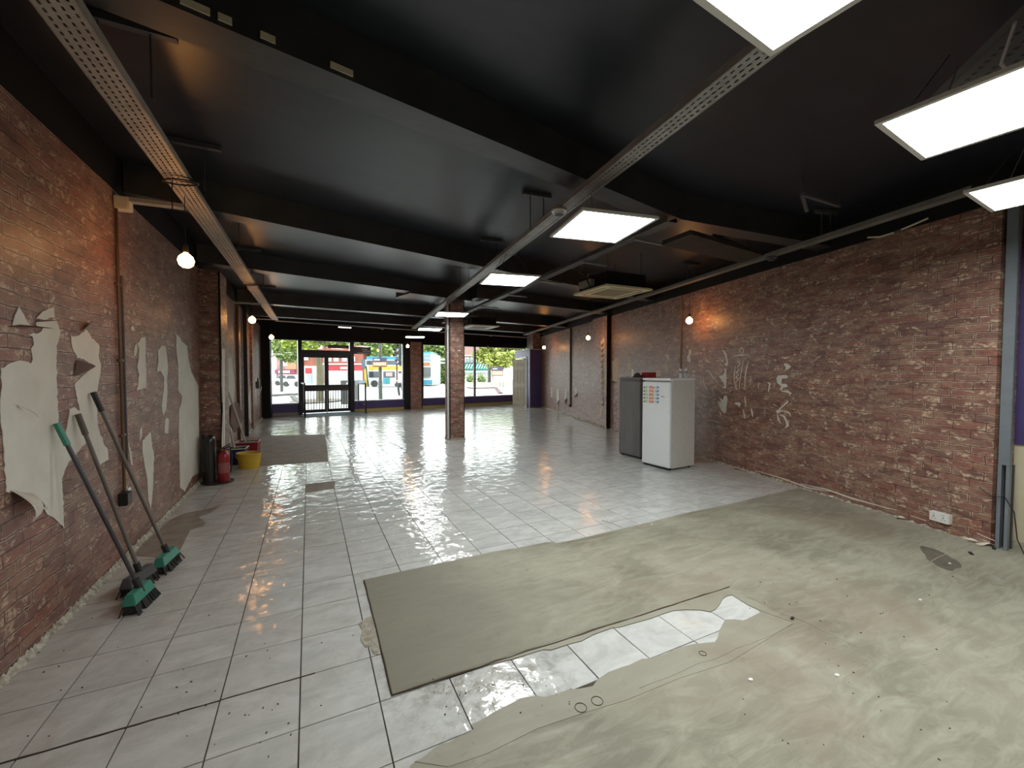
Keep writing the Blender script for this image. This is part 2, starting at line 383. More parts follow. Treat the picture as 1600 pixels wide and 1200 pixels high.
# pilasters of the left wall
def pil_left(y0, y1, dx, zt=ZW-.02):
    return struct('wall_left_pilaster', MB().box((XL+dx/2-.01, (y0+y1)/2, zt/2), (dx+.02, y1-y0, zt)), M_WP if dx > .2 else M_WL, xf=xfL)
PIL1 = pil_left(7.08, 7.62, .25)
pil_left(12.6, 13.2, .05)
struct('trim_5', MB().box((XL+.245, 7.075, 1.46), (.022, .022, 2.9)), M_BLACK)
# front corner post, black
struct('trim_1', MB().box((XL+.12, 15.6, ZS/2), (.26, .6, ZS)), M_BLACK)
# pilaster on the right wall
q0 = onr(951, 670); q1 = onr(936, 662)
ya = 8.62; yb_ = 9.55
def rw(y, off=0., z=0.): return Vector((rx(y), y, z)) + RN*off
struct('wall_right_pilaster', MB().prism([rw(ya, -.02), rw(yb_, -.02), rw(yb_, .10), rw(ya, .10)], (0, 0, ZW+.02)), M_WR, xf=xfR)
struct('trim_2', MB().prism([rw(ya-.012, -.01), rw(ya, -.01), rw(ya, .108), rw(ya-.012, .108)], (0, 0, ZW+.02)), M_BLACK)
struct('wall_right_front_pilaster', MB().prism([rw(15.2, -.02), rw(16.2, -.02), rw(16.2, .30), rw(15.2, .30)], (0, 0, ZS-.05)), M_WR, xf=xfR)

# free-standing column
colm = thing('column', (2.905, 8.84, 0), 0); colm['kind'] = 'structure'
MB().box((2.905, 8.84, 1.5), (.33, .36, 3.0)).build('brick_print_casing', M_WP, colm, xf=None)
m_ = MB(); m_.tube([(2.72, 8.74, .02), (2.72, 8.74, 2.95)], .016, 8); m_.tube([(2.72, 8.74, 2.42), (2.72, 8.74, 2.5)], .03, 8); m_.tube([(2.72, 8.74, 1.9), (2.72, 8.74, 1.93)], .022, 8)
m_.build('white_conduit', M_WHITE, colm)
MB().box((2.745, 8.665, 1.5), (.014, .014, 2.98)).build('black_corner_bead', M_BLACK, colm)
MB().box((3.065, 8.662, 1.5), (.016, .014, 2.98)).build('black_corner_bead', M_BLACK, colm)
MB().box((2.95, 8.656, 1.96), (.07, .006, .018)).build('white_label_holder', M_WHITE, colm)
MB().box((2.905, 8.84, .02), (.36, .39, .04)).build('residue_skirting', M_RESIDUE, colm)

# ------------------------------------------------------------------ beams, parallel to the shop front
def beam(name, xa, ya_, xb, yb2, wdt, zb, m=None):
    d = Vector((xb-xa, yb2-ya_, 0)).normalized(); n = Vector((-d.y, d.x, 0))
    a = Vector((xa, ya_, zb)); b = Vector((xb, yb2, zb))
    return struct(name, MB().prism([a, b, b+n*wdt, a+n*wdt], (0, 0, ZS-zb-.001)), m or M_BEAM)
beam('ceiling_beam', -1.36, 1.98, 3.3, 2.97, .20, ZB)
beam('ceiling_beam', 3.3, 2.97, 5.75, 2.80, .20, ZB)
beam('ceiling_beam', -1.36, 4.55, 3.1, 5.78, .22, ZB)
beam('ceiling_beam', 3.1, 5.78, 6.6, 6.6, .22, ZB)
beam('ceiling_beam', -1.36, 7.07, 1.75, 7.94, .25, ZB+.02)
beam('ceiling_beam', 1.75, 8.02, 3.15, 8.36, .62, ZB+.0)
beam('ceiling_beam', 3.15, 8.1, 7.3, 8.75, .34, ZB+.03)
beam('ceiling_beam', -1.36, 10.6, 8.3, 11.95, .25, ZB)
beam('ceiling_beam', -1.36, 13.2, 8.8, 14.6, .2, ZB+.02)
# small boxed soffit right of the second light
struct('ceiling_soffit', MB().prism([(3.7, 3.2, 2.98), (5.3, 3.38, 2.98), (5.35, 3.75, 2.98), (3.72, 3.62, 2.98)], (0, 0, .05)), noisy('brown_black_board', (.04, .032, .028), (.055, .045, .038), 5, .8, spec=.15))

# ================================================================== FLOOR LAYERS
T = .33; TX0 = -1.048; TY0 = 2.263
top_edge = [(569, 907), (625, 894), (691, 880), (752, 867), (769, 863), (815, 855.5), (852, 848), (864, 847), (870, 849), (905, 842.5), (960, 829), (1000, 822), (1024, 814), (1072, 802), (1122, 792), (1160, 783), (1205, 773), (1248, 762)]
up_edge = [(615, 1088), (660, 1072), (702, 1058), (747, 1044), (775, 1037), (800, 1031), (849, 1016), (862, 1016.5), (887, 1008), (909, 1002.5), (926, 993), (956, 982), (968, 981), (1000, 972), (1018, 967), (1033, 961), (1052, 955), (1071.5, 953.5), (1094, 954), (1110, 957), (1118, 953), (1124, 946), (1129, 936.5), (1136, 932), (1144, 930.5), (1154, 937), (1170, 947), (1184, 953), (1192.5, 960)]
lo_edge = [(1178, 966), (1162, 971), (1148, 969), (1133, 969.5), (1129, 977), (1124, 986), (1122, 996), (1117, 1005), (1100, 1006), (1082.5, 1008), (1066, 1012), (1055, 1015), (1040, 1023), (1016.5, 1030), (1003, 1031), (985, 1040), (972, 1044), (950, 1052), (934, 1063), (926, 1074), (904, 1078), (890, 1078.7), (876, 1084), (862, 1088), (852, 1091), (839, 1089), (826, 1090), (813, 1093), (796, 1102), (780, 1110), (771, 1115), (752, 1127), (736, 1134), (740, 1141), (733, 1147), (718, 1152), (703, 1161.5), (690, 1164), (677, 1172), (668, 1180), (659, 1187), (648, 1192), (640.6, 1198)]
Z0 = .0
def F2(l): return [Vector((*fl(*p).xy, 0)) for p in l]
near = [(.30, 1.48), (.22, 1.25), (.20, .9), (.16, .4), (.14, -2.5), (5.9, -2.5), (5.9, 1.25), (rx(1.40)+.05, 1.40), (rx(1.9)+.05, 1.9), (rx(2.7)+.05, 2.7)]
outer = F2(top_edge)[::-1] + F2(up_edge[:1]) + F2(up_edge[1:]) + F2(lo_edge) + [Vector((x, y, 0)) for x, y in near]
zs = .004
def flat(poly, z, th=.006): return MB().prism([Vector((p.x, p.y, z-th)) for p in poly], (0, 0, th))
sc_o = flat(outer, zs, .008).build('screed_layer', M_SCREED, floor, tri=True); sc_o['label'] = 'rough olive-grey cement screed over half of the floor'
dark = F2([(569, 907), (613, 1087), (700, 1056), (800, 1024), (900, 992), (1000, 962), (1080, 937), (1140, 918), (1150, 905), (1120, 880), (1110, 850), (1060, 822), (1024, 814.5), (960, 829.5), (905, 843), (870, 849.5), (852, 848.5), (815, 856), (769, 863.5), (691, 880.5), (625, 894.5)])
o_ = flat(dark, zs+.002, .004).build('dark_screed_patch', M_SCREED2, floor, tri=True); o_['label'] = 'smooth darker rectangular screed patch with sharp corners'
pale1 = F2(lo_edge[1:-1]) + F2([(700, 1200), (760, 1180), (840, 1140), (905, 1118), (980, 1095), (1060, 1062), (1140, 1036), (1240, 975), (1190, 957)])
flat(pale1, zs+.002, .004).build('pale_screed_strip', M_SCREED3, floor, tri=True)
pale2 = F2([(618, 1086.5), (700, 1057), (800, 1025), (900, 993), (1000, 963), (1080, 938), (1140, 919), (1152, 926), (1238, 973), (1195, 958)]) + F2(up_edge[3:-1])[::-1]
flat(pale2, zs+.0022, .004).build('pale_screed_border', M_SCREED3, floor, tri=True)
def strip(pts, wds, z, name, m, parent=floor):
    pts = [Vector((p[0], p[1], z)) for p in pts]; L = []; R = []
    for i, p in enumerate(pts):
        d = (pts[min(i+1, len(pts)-1)]-pts[max(i-1, 0)]).normalized(); n = Vector((-d.y, d.x, 0)); wd = wds[i] if isinstance(wds, list) else wds
        L.append(p+n*wd/2); R.append(p-n*wd/2)
    mb = MB(); n = len(pts)
    mb.add(L+R+[v-Vector((0, 0, .004)) for v in L+R], [(i, i+1, n+i+1, n+i) for i in range(n-1)] + [(i, 2*n+i, 2*n+i+1, i+1) for i in range(n-1)] + [(n+i, n+i+1, 3*n+i+1, 3*n+i) for i in range(n-1)])
    return mb.build(name, m, parent)
def jig(a, b, n, amp):
    a, b = Vector(a), Vector(b); return [a.lerp(b, k/n) + Vector((random.uniform(-amp, amp), random.uniform(-amp, amp), 0)) for k in range(n+1)]
strip(jig(fl(613, 1087), fl(1140, 918), 26, .004), [random.uniform(.004, .013) for _ in range(27)], zs+.0035, 'seam', M_SEAM)
strip(jig(fl(569, 907), fl(613, 1087), 10, .002), .006, zs+.0035, 'seam', M_SEAM)
strip(jig(fl(1140, 921), fl(1340, 1010), 12, .012), [random.uniform(.006, .02) for _ in range(13)], zs+.002, 'trowel_ridge', M_SCREED3)
strip(jig(fl(1238, 978), fl(1000, 1078), 12, .006), [random.uniform(.004, .012) for _ in range(13)], zs+.0035, 'trowel_ridge', M_SCREED2)
strip(jig(fl(1450, 880), fl(1530, 845), 6, .006), .008, zs+.002, 'trowel_ridge', M_SCREED2)
for (px, py) in ((907.5, 1108), (933, 1097.5), (1098, 1023)):
    c = fl(px, py); n = 20; rr = .026 if px < 1000 else .018
    MB().tube([c+Vector((rr*math.cos(2*PI*k/n), rr*math.sin(2*PI*k/n), zs+.0035)) for k in range(n+1)], .0016, 6).build('ring_print', M_SEAM, floor)
# bare patch by the buckets and damp patches on the tiles
bare = F2([(383, 684), (430, 681), (508, 679), (511, 700), (513, 721), (470, 724), (404, 728), (392, 712)])
o_ = flat(bare, .004, .006).build('bare_patch', noisy('bare_brown_mortar', (.215, .18, .15), (.29, .25, .21), 5, .75, .3), floor, tri=True); o_['label'] = 'brown bare patch where tiles are missing by the left wall'
o_ = flat(F2([(477, 757), (524, 752), (522, 763), (478, 770)]), .0035, .005).build('bare_patch', MATS['bare_brown_mortar'], floor, tri=True)
M_STAIN = noisy('brown_damp_stain', (.20, .165, .13), (.30, .26, .215), 9, .35, .1)
def blob(cx, cy, rx_, ry_, rot, n=26, rough=.25):
    out = []
    ph = [random.uniform(0, 6.28) for _ in range(4)]
    for k in range(n):
        a = 2*PI*k/n; r = 1 + rough*(math.sin(2*a+ph[0])*.5 + math.sin(3*a+ph[1])*.4 + math.sin(5*a+ph[2])*.3 + math.sin(9*a+ph[3])*.15)
        x, y = rx_*r*math.cos(a), ry_*r*math.sin(a)
        out.append(Vector((cx + x*math.cos(rot)-y*math.sin(rot), cy + x*math.sin(rot)+y*math.cos(rot), 0)))
    return out
flat(F2([(262, 815), (285, 803), (318, 797), (345, 790), (332, 800), (310, 808), (322, 818), (330, 812), (318, 822), (298, 828), (280, 862), (262, 872), (210, 868), (222, 850), (245, 832)]), .0028, .003).build('damp_stain', M_STAIN, floor, tri=True)
flat(blob(5.95, 5.3, .75, .55, .2), .0028, .003).build('damp_stain', noisy('reddish_dust', (.36, .27, .22), (.43, .34, .29), 6, .5), floor, tri=True)
M_MORTAR = noisy('broken_mortar', (.26, .24, .18), (.42, .40, .33), 30, .9, .6)
flat(F2([(572, 966), (560, 975), (566, 985), (563, 1000), (571, 1012), (578, 1010), (583, 1022), (592, 1024), (593, 1008), (588, 985), (582, 963)]), .0035, .005).build('broken_edge', M_MORTAR, floor, tri=True)
# cracked tile seams laid over (thick dirty joint)
strip(jig((TX0-.1, TY0, 0), (TX0+.33*3.2, TY0, 0), 20, .002), [random.uniform(.005, .010) for _ in range(21)], .0022, 'wide_joint', M_SEAM)
for a, b, wd in (((546, 722), (557, 754), .05), ((607, 690), (640, 706), .05), ((556, 700), (566, 716), .03), ((700, 737), (624, 748), .03), ((505, 754), (528, 752), .04), ((940, 812), (972, 824), .02)):
    strip(jig(fl(*a), fl(*b), 8, .012), [random.uniform(.4, 1.2)*wd*.5 for _ in range(9)], .0025, 'scuff_mark', M_STAIN)
# fallen dirt and chips, all in one for the specks too small to pick apart
m_ = MB()
for (px, py) in [(1021-800+0, 1107)] + [(random.uniform(20, 560), random.uniform(960, 1190)) for _ in range(46)] + [(random.uniform(560, 1000), random.uniform(700, 840)) for _ in range(40)] + [(random.uniform(1150, 1500), random.uniform(860, 1190)) for _ in range(40)] + [(random.uniform(640, 900), random.uniform(1060, 1120)) for _ in range(26)]:
    c = fl(px, py); a = random.uniform(0, 3); r = random.uniform(.0015, .0045)
    m_.box((c.x, c.y, zs+.002), (r*2, r*.9, .004), a)
m_.build('floor_dirt', mat('dirt_specks', (.07, .055, .04), .9), floor, kind='stuff')

# the tiles, one by one while they can be picked apart
def inside(pt, poly):
    x, y = pt; c = False; n = len(poly)
    for i in range(n):
        a, b = poly[i], poly[(i+1) % n]
        if (a.y > y) != (b.y > y) and x < (b.x-a.x)*(y-a.y)/(b.y-a.y)+a.x: c = not c
    return c
def inview(x, y):
    d = Vector((x, y, 0))-CAM; z = d.dot(FX)
    if z < .1: return None
    px = 800+FPX*d.dot(RX)/z; py = 600-FPX*d.dot(UX)/z
    return (px, py, z) if -420 < px < 2000 and py < 1900 else None
cells = []
for i in range(-1, 33):
    for j in range(-8, 48):
        x, y = TX0+(i+.5)*T, TY0+(j+.5)*T
        if x > rx(y)+.05 or y > wy(x)-.02: continue
        cor = [(x-.14, y-.14), (x+.14, y-.14), (x+.14, y+.14), (x-.14, y+.14), (x, y), (x, y-.14), (x, y+.14), (x-.14, y), (x+.14, y)]
        if all(inside(c, outer) for c in cor): continue
        v = inview(x, y)
        if v is None: continue
        cells.append((v[2], x, y))
cells.sort()
tb = MB(); s_ = T/2-.0030
tb.add([(-s_, -s_, -.008), (s_, -s_, -.008), (s_, s_, -.008), (-s_, s_, -.008), (-s_, -s_, 0), (s_, -s_, 0), (s_, s_, 0), (-s_, s_, 0)], [(0, 3, 2, 1), (4, 5, 6, 7), (0, 1, 5, 4), (1, 2, 6, 5), (2, 3, 7, 6), (3, 0, 4, 7)])
tile0 = tb.build('tile', M_TILE, floor, world=False)
for k, (_, x, y) in enumerate(cells[:300]):
    o = tile0 if k == 0 else tile0.copy()
    if k: COL.objects.link(o)
    o.location = (x, y, random.uniform(-.0005, .0005)); o.rotation_euler = (random.uniform(-.003, .003), random.uniform(-.003, .003), 0)
m_ = MB()
for (_, x, y) in cells[300:]:
    tx, ty = random.uniform(-.004, .004), random.uniform(-.004, .004)
    m_.add([(x-s_, y-s_, -.008), (x+s_, y-s_, -.008), (x+s_, y+s_, -.008), (x-s_, y+s_, -.008), (x-s_, y-s_, -tx*s_-ty*s_), (x+s_, y-s_, tx*s_-ty*s_), (x+s_, y+s_, tx*s_+ty*s_), (x-s_, y+s_, -tx*s_+ty*s_)],
           [(4, 5, 6, 7), (0, 1, 5, 4), (1, 2, 6, 5), (2, 3, 7, 6), (3, 0, 4, 7)])
m_.build('tile_field', M_TILE, floor, kind='stuff')

# ================================================================== WALL DAMAGE
PATCHN = [0]
def patch(pxs, plane, nrm, name, m, parent, th=.003, off=.0, label=None):
    raw = [plane(*p) for p in pxs]; nrm = Vector(nrm); pts = []
    for i, p in enumerate(raw):
        q = raw[(i+1) % len(raw)]; L = (q-p).length; k = max(1, min(12, int(L/.022))); d = (q-p).normalized() if L > 1e-6 else Vector((0, 0, 1)); sd = d.cross(nrm)
        for j in range(k): pts.append(p.lerp(q, j/k) + (sd*random.gauss(0, min(.0042, L*.08)) if j else Vector()))
    PATCHN[0] += 1; off += .0005*(PATCHN[0] % 4)
    mb = MB().prism([p+nrm*off for p in pts], nrm*th)
    o = mb.build(name, m, parent, tri=True)
    if label: o['label'] = label
    return o
NL = (1, 0, 0)
def PLx(px, py): return onx(px, py, XL+.001)
big1 = [(0, 575), (10, 570), (20, 566), (28, 563), (36, 564), (47, 568), (50, 562), (47, 545), (52, 538), (50, 526), (45, 524), (42, 522), (60, 520), (66, 512), (55, 508), (56, 502), (70, 501), (86, 499), (90, 508), (93, 520), (91, 530), (87, 541), (88, 600), (89, 640), (90, 662), (98, 690), (104, 714), (99, 740), (96, 748), (97, 780), (99, 826), (88, 814), (77, 806), (67, 795), (58, 780), (42, 770), (28, 768), (12, 770), (8, 768), (5, 720), (3, 680), (0, 650)]
patch(big1, PLx, NL, 'bare_plaster_patch', M_PLASTER, wl, label='largest bare plaster patch, left edge of the wall')
patch([(18, 509), (22, 492), (28, 479), (36, 492), (41, 503), (48, 509), (34, 509)], PLx, NL, 'bare_plaster_patch', M_PLASTER, wl)
patch([(55, 498), (62, 490), (74, 482), (83, 481), (84, 496), (72, 499)], PLx, NL, 'bare_plaster_patch', M_PLASTER, wl)
patch([(108, 521), (114, 526), (124, 523), (130, 519), (135, 514), (141, 525), (148, 533), (155, 541), (154, 560), (157, 570), (155, 590), (152, 608), (149, 618), (151, 640), (152, 665), (160, 690), (168, 705), (169, 718), (160, 723), (154, 728), (146, 712), (141, 695), (138, 688), (125, 700), (116, 712), (105, 725), (96, 745), (98, 700), (104, 668), (108, 640), (116, 636), (124, 642), (118, 612), (116, 600), (128, 588), (138, 580), (140, 570), (130, 561), (120, 560), (113, 545)], PLx, NL, 'bare_plaster_patch', M_PLASTER, wl, label='ragged bare plaster patch behind the broom handles')
patch([(214, 537), (220, 528), (227, 526), (227, 560), (228, 585), (228, 606), (220, 609), (213, 611), (215, 600), (217, 585), (214, 575), (216, 560), (217, 545)], PLx, NL, 'bare_plaster_patch', M_PLASTER, wl)
patch([(246, 548), (252, 540), (258, 541), (260, 555), (262, 575), (260, 595), (261, 615), (259, 640), (254, 648), (252, 635), (255, 610), (256, 590), (250, 580), (244, 582), (247, 566)], PLx, NL, 'bare_plaster_patch', M_PLASTER, wl)
patch([(258, 653), (263, 654), (262, 678), (256, 676)], PLx, NL, 'bare_plaster_patch', M_PLASTER, wl)
patch([(222, 690), (230, 680), (235, 673), (236, 690), (240, 712), (239, 750), (237, 780), (235, 797), (231, 780), (230, 750), (226, 730), (222, 705)], PLx, NL, 'bare_plaster_patch', M_PLASTER, wl, label='long leaf-shaped plaster tear')
patch([(275, 521), (280, 527), (284, 534), (292, 540), (294, 560), (298, 580), (304, 592), (309, 603), (310, 640), (311, 700), (311, 738), (300, 745), (288, 768), (281, 762), (280, 720), (279, 670), (279, 640), (283, 630), (284, 620), (278, 610), (278, 570), (275, 545)], PLx, NL, 'bare_plaster_patch', M_PLASTER, wl, label='tall bare plaster patch beside the projecting pilaster')
for pl_ in ([(203, 512), (207, 508), (210, 516), (206, 517)], [(210, 540), (213, 534), (214, 545), (211, 556), (208, 556)], [(218, 675), (221, 664), (221, 680), (219, 690)], [(200, 690), (203, 700), (207, 727), (204, 726)]):
    patch(pl_, PLx, NL, 'bare_plaster_patch', M_PLASTER, wl)
# curled wallpaper flaps
def flap(name, a, b, tip, curl, m, parent, thick=.0012, base_off=.004, nrm=Vector((1, 0, 0)), n=8):
    a, b, tip = Vector(a), Vector(b), Vector(tip); mb = MB(); vs = []
    for i in range(n+1):
        t = i/n; L = a.lerp(tip, t); R = b.lerp(tip, t*.96); out = nrm*(curl*math.sin(t*PI*.62)*(1 if t < 1 else 1) + base_off)
        vs += [L+out, R+out]
    fs = [(2*i, 2*i+1, 2*i+3, 2*i+2) for i in range(n)]
    k = len(vs); vs2 = [v+nrm*thick for v in vs]
    mb.add(vs+vs2, fs + [tuple(x+k for x in f[::-1]) for f in fs] + [(2*i, 2*i+2, k+2*i+2, k+2*i) for i in range(n)] + [(2*i+1, k+2*i+1, k+2*i+3, 2*i+3) for i in range(n)])
    return mb.build(name, m, parent, smooth=True)
flap('curled_flap', PLx(14, 766), PLx(52, 772), PLx(15, 817), .09, M_PAPERBACK, wl)['label'] = 'pale underside of a curled wallpaper flap'
flap('curled_flap', PLx(44, 770), PLx(64, 792), PLx(50, 800), .05, M_PAPERBACK, wl)
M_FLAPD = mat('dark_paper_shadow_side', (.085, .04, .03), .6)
flap('curled_flap', PLx(8, 510), PLx(30, 507), PLx(67, 513), .05, M_FLAPD, wl)
flap('curled_flap', PLx(54, 500), PLx(56, 503), PLx(87, 499), .03, M_FLAPD, wl)
flap('curled_flap', PLx(114, 588), PLx(118, 562), PLx(140, 572), .03, M_FLAPD, wl)
flap('curled_flap', PLx(22, 632), PLx(27, 634), PLx(44, 652), .035, noisy('olive_paper', (.30, .27, .17), (.36, .33, .22), 8), wl)
flap('curled_flap', PLx(124, 518), PLx(146, 512), PLx(136, 500), .02, M_WP, wl)
# plaster line left where the skirting came off
def residue(a, b, nrm, name, parent, h=.05, d=.035, n=70, amp=.5):
    a, b, nrm = Vector(a), Vector(b), Vector(nrm); mb = MB(); vs = []
    for i in range(n+1):
        p = a.lerp(b, i/n); hh = h*(1+amp*random.uniform(-1, 1)); dd = d*(1+amp*random.uniform(-1, 1))
        vs += [p+Vector((0, 0, .001)), p+nrm*dd+Vector((0, 0, .001)), p+nrm*dd*.7+Vector((0, 0, hh*.5)), p+nrm*.004+Vector((0, 0, hh))]
    fs = []
    for i in range(n): fs += [(4*i+1, 4*i+5, 4*i+6, 4*i+2), (4*i+2, 4*i+6, 4*i+7, 4*i+3), (4*i, 4*i+3, 4*i+7, 4*i+4), (4*i, 4*i+4, 4*i+5, 4*i+1)]
    return mb.add(vs, fs).build(name, M_RESIDUE, parent)
bl = struct('baseboard_left', MB(), M_RESIDUE)
residue((XL, 1.5, 0), (XL, 7.05, 0), (1, 0, 0), 'mortar_line', bl, .036, .030, 330, .38)
residue((XL, 7.65, 0), (XL, 15.3, 0), (1, 0, 0), 'mortar_line', bl, .04, .04, 90, .6)
brr = struct('baseboard_right', MB(), M_RESIDUE)
residue(rw(1.38), rw(8.6), RN, 'mortar_line', brr, .018, .024, 200, .8)
residue(rw(9.55), rw(15.2), RN, 'mortar_line', brr, .05, .04, 60, .6)
residue(rw(8.6, .1), rw(9.55, .1), RN, 'mortar_line', brr, .05, .04, 16, .6)
# torn-paper marks on the right wall
M_MARK = noisy('pale_torn_paper', (.66, .58, .48), (.76, .70, .60), 12, .7)
def stroke(pts, wd, name='torn_mark', m=M_MARK, parent=None, off=.0015):
    P = [onr(*p) + RN*off for p in pts]; up = Vector((0, 0, 1)); mb = MB(); L = []; R = []
    for i, p in enumerate(P):
        d = (P[min(i+1, len(P)-1)]-P[max(i-1, 0)]).normalized(); n = d.cross(RN).normalized(); k = wd*1.35*(.35 if i in (0, len(P)-1) else random.uniform(.7, 1.25))
        L.append(p+n*k/2); R.append(p-n*k/2)
    n = len(P); vs = L+R; vs2 = [v+RN*.002 for v in vs]
    mb.add(vs+vs2, [(i, i+1, n+i+1, n+i) for i in range(n-1)] + [(2*n+i, 2*n+i+1, 3*n+i+1, 3*n+i) for i in range(n-1)] + [(i, 2*n+i, 2*n+i+1, i+1) for i in range(n-1)] + [(n+i, n+i+1, 3*n+i+1, 3*n+i) for i in range(n-1)])
    return mb.build(name, m, parent or wr)
def z7(l): return [(1040+x*.18336, 480+y*.18333) for x, y in l]          # survey sheet of the scratched area
def PR(px, py): return onr(px, py) + RN*.001
for poly in ([(200, 365), (220, 362), (222, 385), (212, 410), (215, 465), (205, 475), (185, 450), (182, 420), (198, 405)],
             [(475, 362), (500, 368), (522, 395), (530, 440), (535, 490), (520, 500), (500, 488), (520, 470), (515, 430), (495, 390)],
             [(500, 520), (518, 520), (520, 600), (516, 690), (505, 692), (482, 685), (505, 672), (495, 640), (470, 610), (450, 585), (490, 580), (505, 560)],
             [(500, 755), (520, 752), (530, 790), (522, 830), (518, 880), (508, 905), (480, 885), (460, 850), (445, 795), (470, 815), (465, 780), (440, 755), (490, 790)],
             [(590, 812), (620, 808), (645, 822), (630, 855), (618, 838), (595, 830)],
             [(1010, 480), (1045, 482), (1070, 505), (1045, 530), (1015, 545), (1030, 515)],
             [(960, 580), (1040, 580), (1042, 602), (990, 610), (988, 650), (1035, 658), (1040, 678), (1000, 690), (990, 712), (972, 700), (985, 675), (950, 640), (945, 605)],
             [(225, 540), (262, 545), (240, 560)], [(222, 570), (250, 575), (240, 590)], [(940, 885), (965, 872), (1000, 880), (965, 900), (955, 915)]):
    patch(z7(poly), PR, RN, 'torn_patch', M_PLASTER, wr, .002)
for pts, wd in (([(582, 415), (640, 408), (705, 405)], .02), ([(640, 395), (632, 365), (645, 345), (662, 352), (662, 385), (645, 400)], .014), ([(598, 500), (585, 580), (588, 650), (605, 695), (625, 705)], .012),
                ([(665, 450), (650, 530), (635, 610), (628, 690)], .012), ([(640, 455), (618, 470), (640, 480), (612, 510), (628, 530), (605, 560), (622, 575), (600, 600), (618, 620), (598, 640), (610, 680)], .012),
                ([(710, 455), (690, 520), (678, 600), (674, 690)], .014), ([(728, 590), (724, 660)], .018), ([(712, 620), (735, 618)], .014), ([(796, 640), (790, 694)], .02), ([(870, 640), (888, 650), (884, 690), (876, 722)], .02),
                ([(675, 762), (680, 800), (684, 850)], .016), ([(662, 870), (670, 910), (678, 948)], .02), ([(730, 860), (738, 900), (745, 935)], .02), ([(990, 715), (1040, 718), (1068, 735), (1052, 755)], .02),
                ([(1020, 790), (1045, 800), (1010, 835), (975, 865), (960, 885)], .014), ([(980, 885), (1030, 888), (1060, 905), (1065, 930)], .014), ([(955, 915), (962, 955), (982, 990)], .018), ([(975, 915), (1010, 930), (1030, 965), (1040, 1010), (1020, 1028)], .02), ([(1050, 960), (1048, 1020)], .014),
                ([(990, 425), (1020, 435), (1052, 425)], .018), ([(340, 540), (370, 545), (400, 590), (445, 645)], .013), ([(320, 575), (325, 640), (360, 715)], .015), ([(440, 425), (480, 450), (510, 480)], .01), ([(455, 890), (472, 905), (465, 935)], .016),
                ([(290, 380), (305, 390), (300, 410)], .012), ([(340, 430), (350, 460), (375, 470), (370, 440)], .012), ([(310, 460), (320, 495), (312, 520)], .01), ([(820, 420), (850, 410)], .008), ([(880, 405), (940, 400)], .008), ([(845, 850), (848, 930)], .006),
                ([(420, 550), (440, 570), (465, 572)], .012), ([(370, 380), (385, 372), (390, 390)], .01), ([(390, 700), (410, 730)], .01), ([(330, 820), (345, 840)], .01), ([(372, 890), (380, 915)], .01), ([(310, 740), (330, 770)], .01)):
    stroke(z7(pts), wd)
def z8(l): return [(860+x*.18335, 480+y*.18335) for x, y in l]
for poly in ([(528, 460), (545, 458), (555, 430), (588, 425), (585, 500), (583, 560), (575, 625), (560, 640), (530, 635)], [(960, 410), (1010, 402), (1020, 440), (1000, 450), (990, 420)], [(955, 500), (985, 480), (1010, 490), (1005, 540), (1020, 560), (990, 545), (975, 520)], [(900, 540), (948, 535), (945, 585), (895, 590)], [(655, 480), (690, 470), (690, 530), (660, 540)], [(640, 430), (690, 425), (680, 440)]):
    patch(z8(poly), PR, RN, 'torn_patch', noisy('tan_plaster', (.52, .43, .32), (.60, .50, .38), 8, .8), wr, .002)
for pts, wd in (([(800, 440), (830, 430), (870, 428)], .012), ([(900, 450), (930, 455), (950, 480), (930, 505)], .016), ([(600, 470), (610, 520), (595, 545)], .016), ([(620, 490), (640, 470)], .012), ([(1005, 510), (1025, 540)], .012), ([(540, 740), (570, 715), (585, 705)], .014), ([(535, 775), (555, 745)], .014), ([(535, 700), (570, 680)], .012), ([(870, 450), (890, 520)], .01)):
    stroke(z8(pts), wd, m=MATS['tan_plaster'])
# peeled strips further along, with the paper hanging
for a, b, c_, d in (((7, 690), (18, 690), (14, 770), (7, 770)), ((55, 695), (70, 700), (75, 800), (55, 880)), ((125, 690), (142, 690), (140, 770), (122, 800)), ((205, 700), (228, 690), (232, 730), (212, 770))):
    patch(z8([a, b, c_, d]), PR, RN, 'torn_patch', M_PLASTER, wr, .002)
for p, q, r_ in (((7, 770), (16, 770), (8, 812)), ((62, 800), (76, 790), (55, 890)), ((122, 795), (140, 772), (130, 835)), ((205, 755), (232, 735), (218, 772)), ((528, 632), (560, 630), (545, 652))):
    A, B, C = [onr(*z8([t])[0]) for t in (p, q, r_)]
    flap('curled_flap', A, B, C, .06, M_FLAPD, wr, nrm=RN)
for pts, wd in (([(5, 480), (15, 520), (5, 560)], .03), ([(95, 480), (100, 510), (85, 530), (105, 560)], .03), ([(60, 560), (55, 600)], .02), ([(15, 590), (8, 640)], .03), ([(60, 640), (62, 690)], .02), ([(160, 395), (162, 425)], .03), ([(330, 500), (328, 640)], .012), ([(250, 330), (248, 420)], .01)):
    stroke(z8(pts), wd)
def pil(px, py): return onr(px, py, .10) + RN*.001
ys = 300
pp = [(430, 290), (445, 270), (462, 262), (463, 420), (462, 700), (455, 800), (445, 880), (425, 950), (418, 940), (428, 860), (432, 800), (440, 730), (428, 700), (440, 660), (426, 620), (441, 560), (428, 520), (442, 470), (427, 430), (440, 390), (428, 350)]
patch(z8(pp), pil, RN, 'torn_patch', MATS['tan_plaster'], wr, .003)
for y in range(310, 860, 46):
    P = [pil(*z8([(432, y+16)])[0]), pil(*z8([(458, y-8)])[0]), pil(*z8([(447, y+26)])[0])]
    flap('curled_flap', P[0], P[1], P[2], .03, M_WP, wr, nrm=RN)
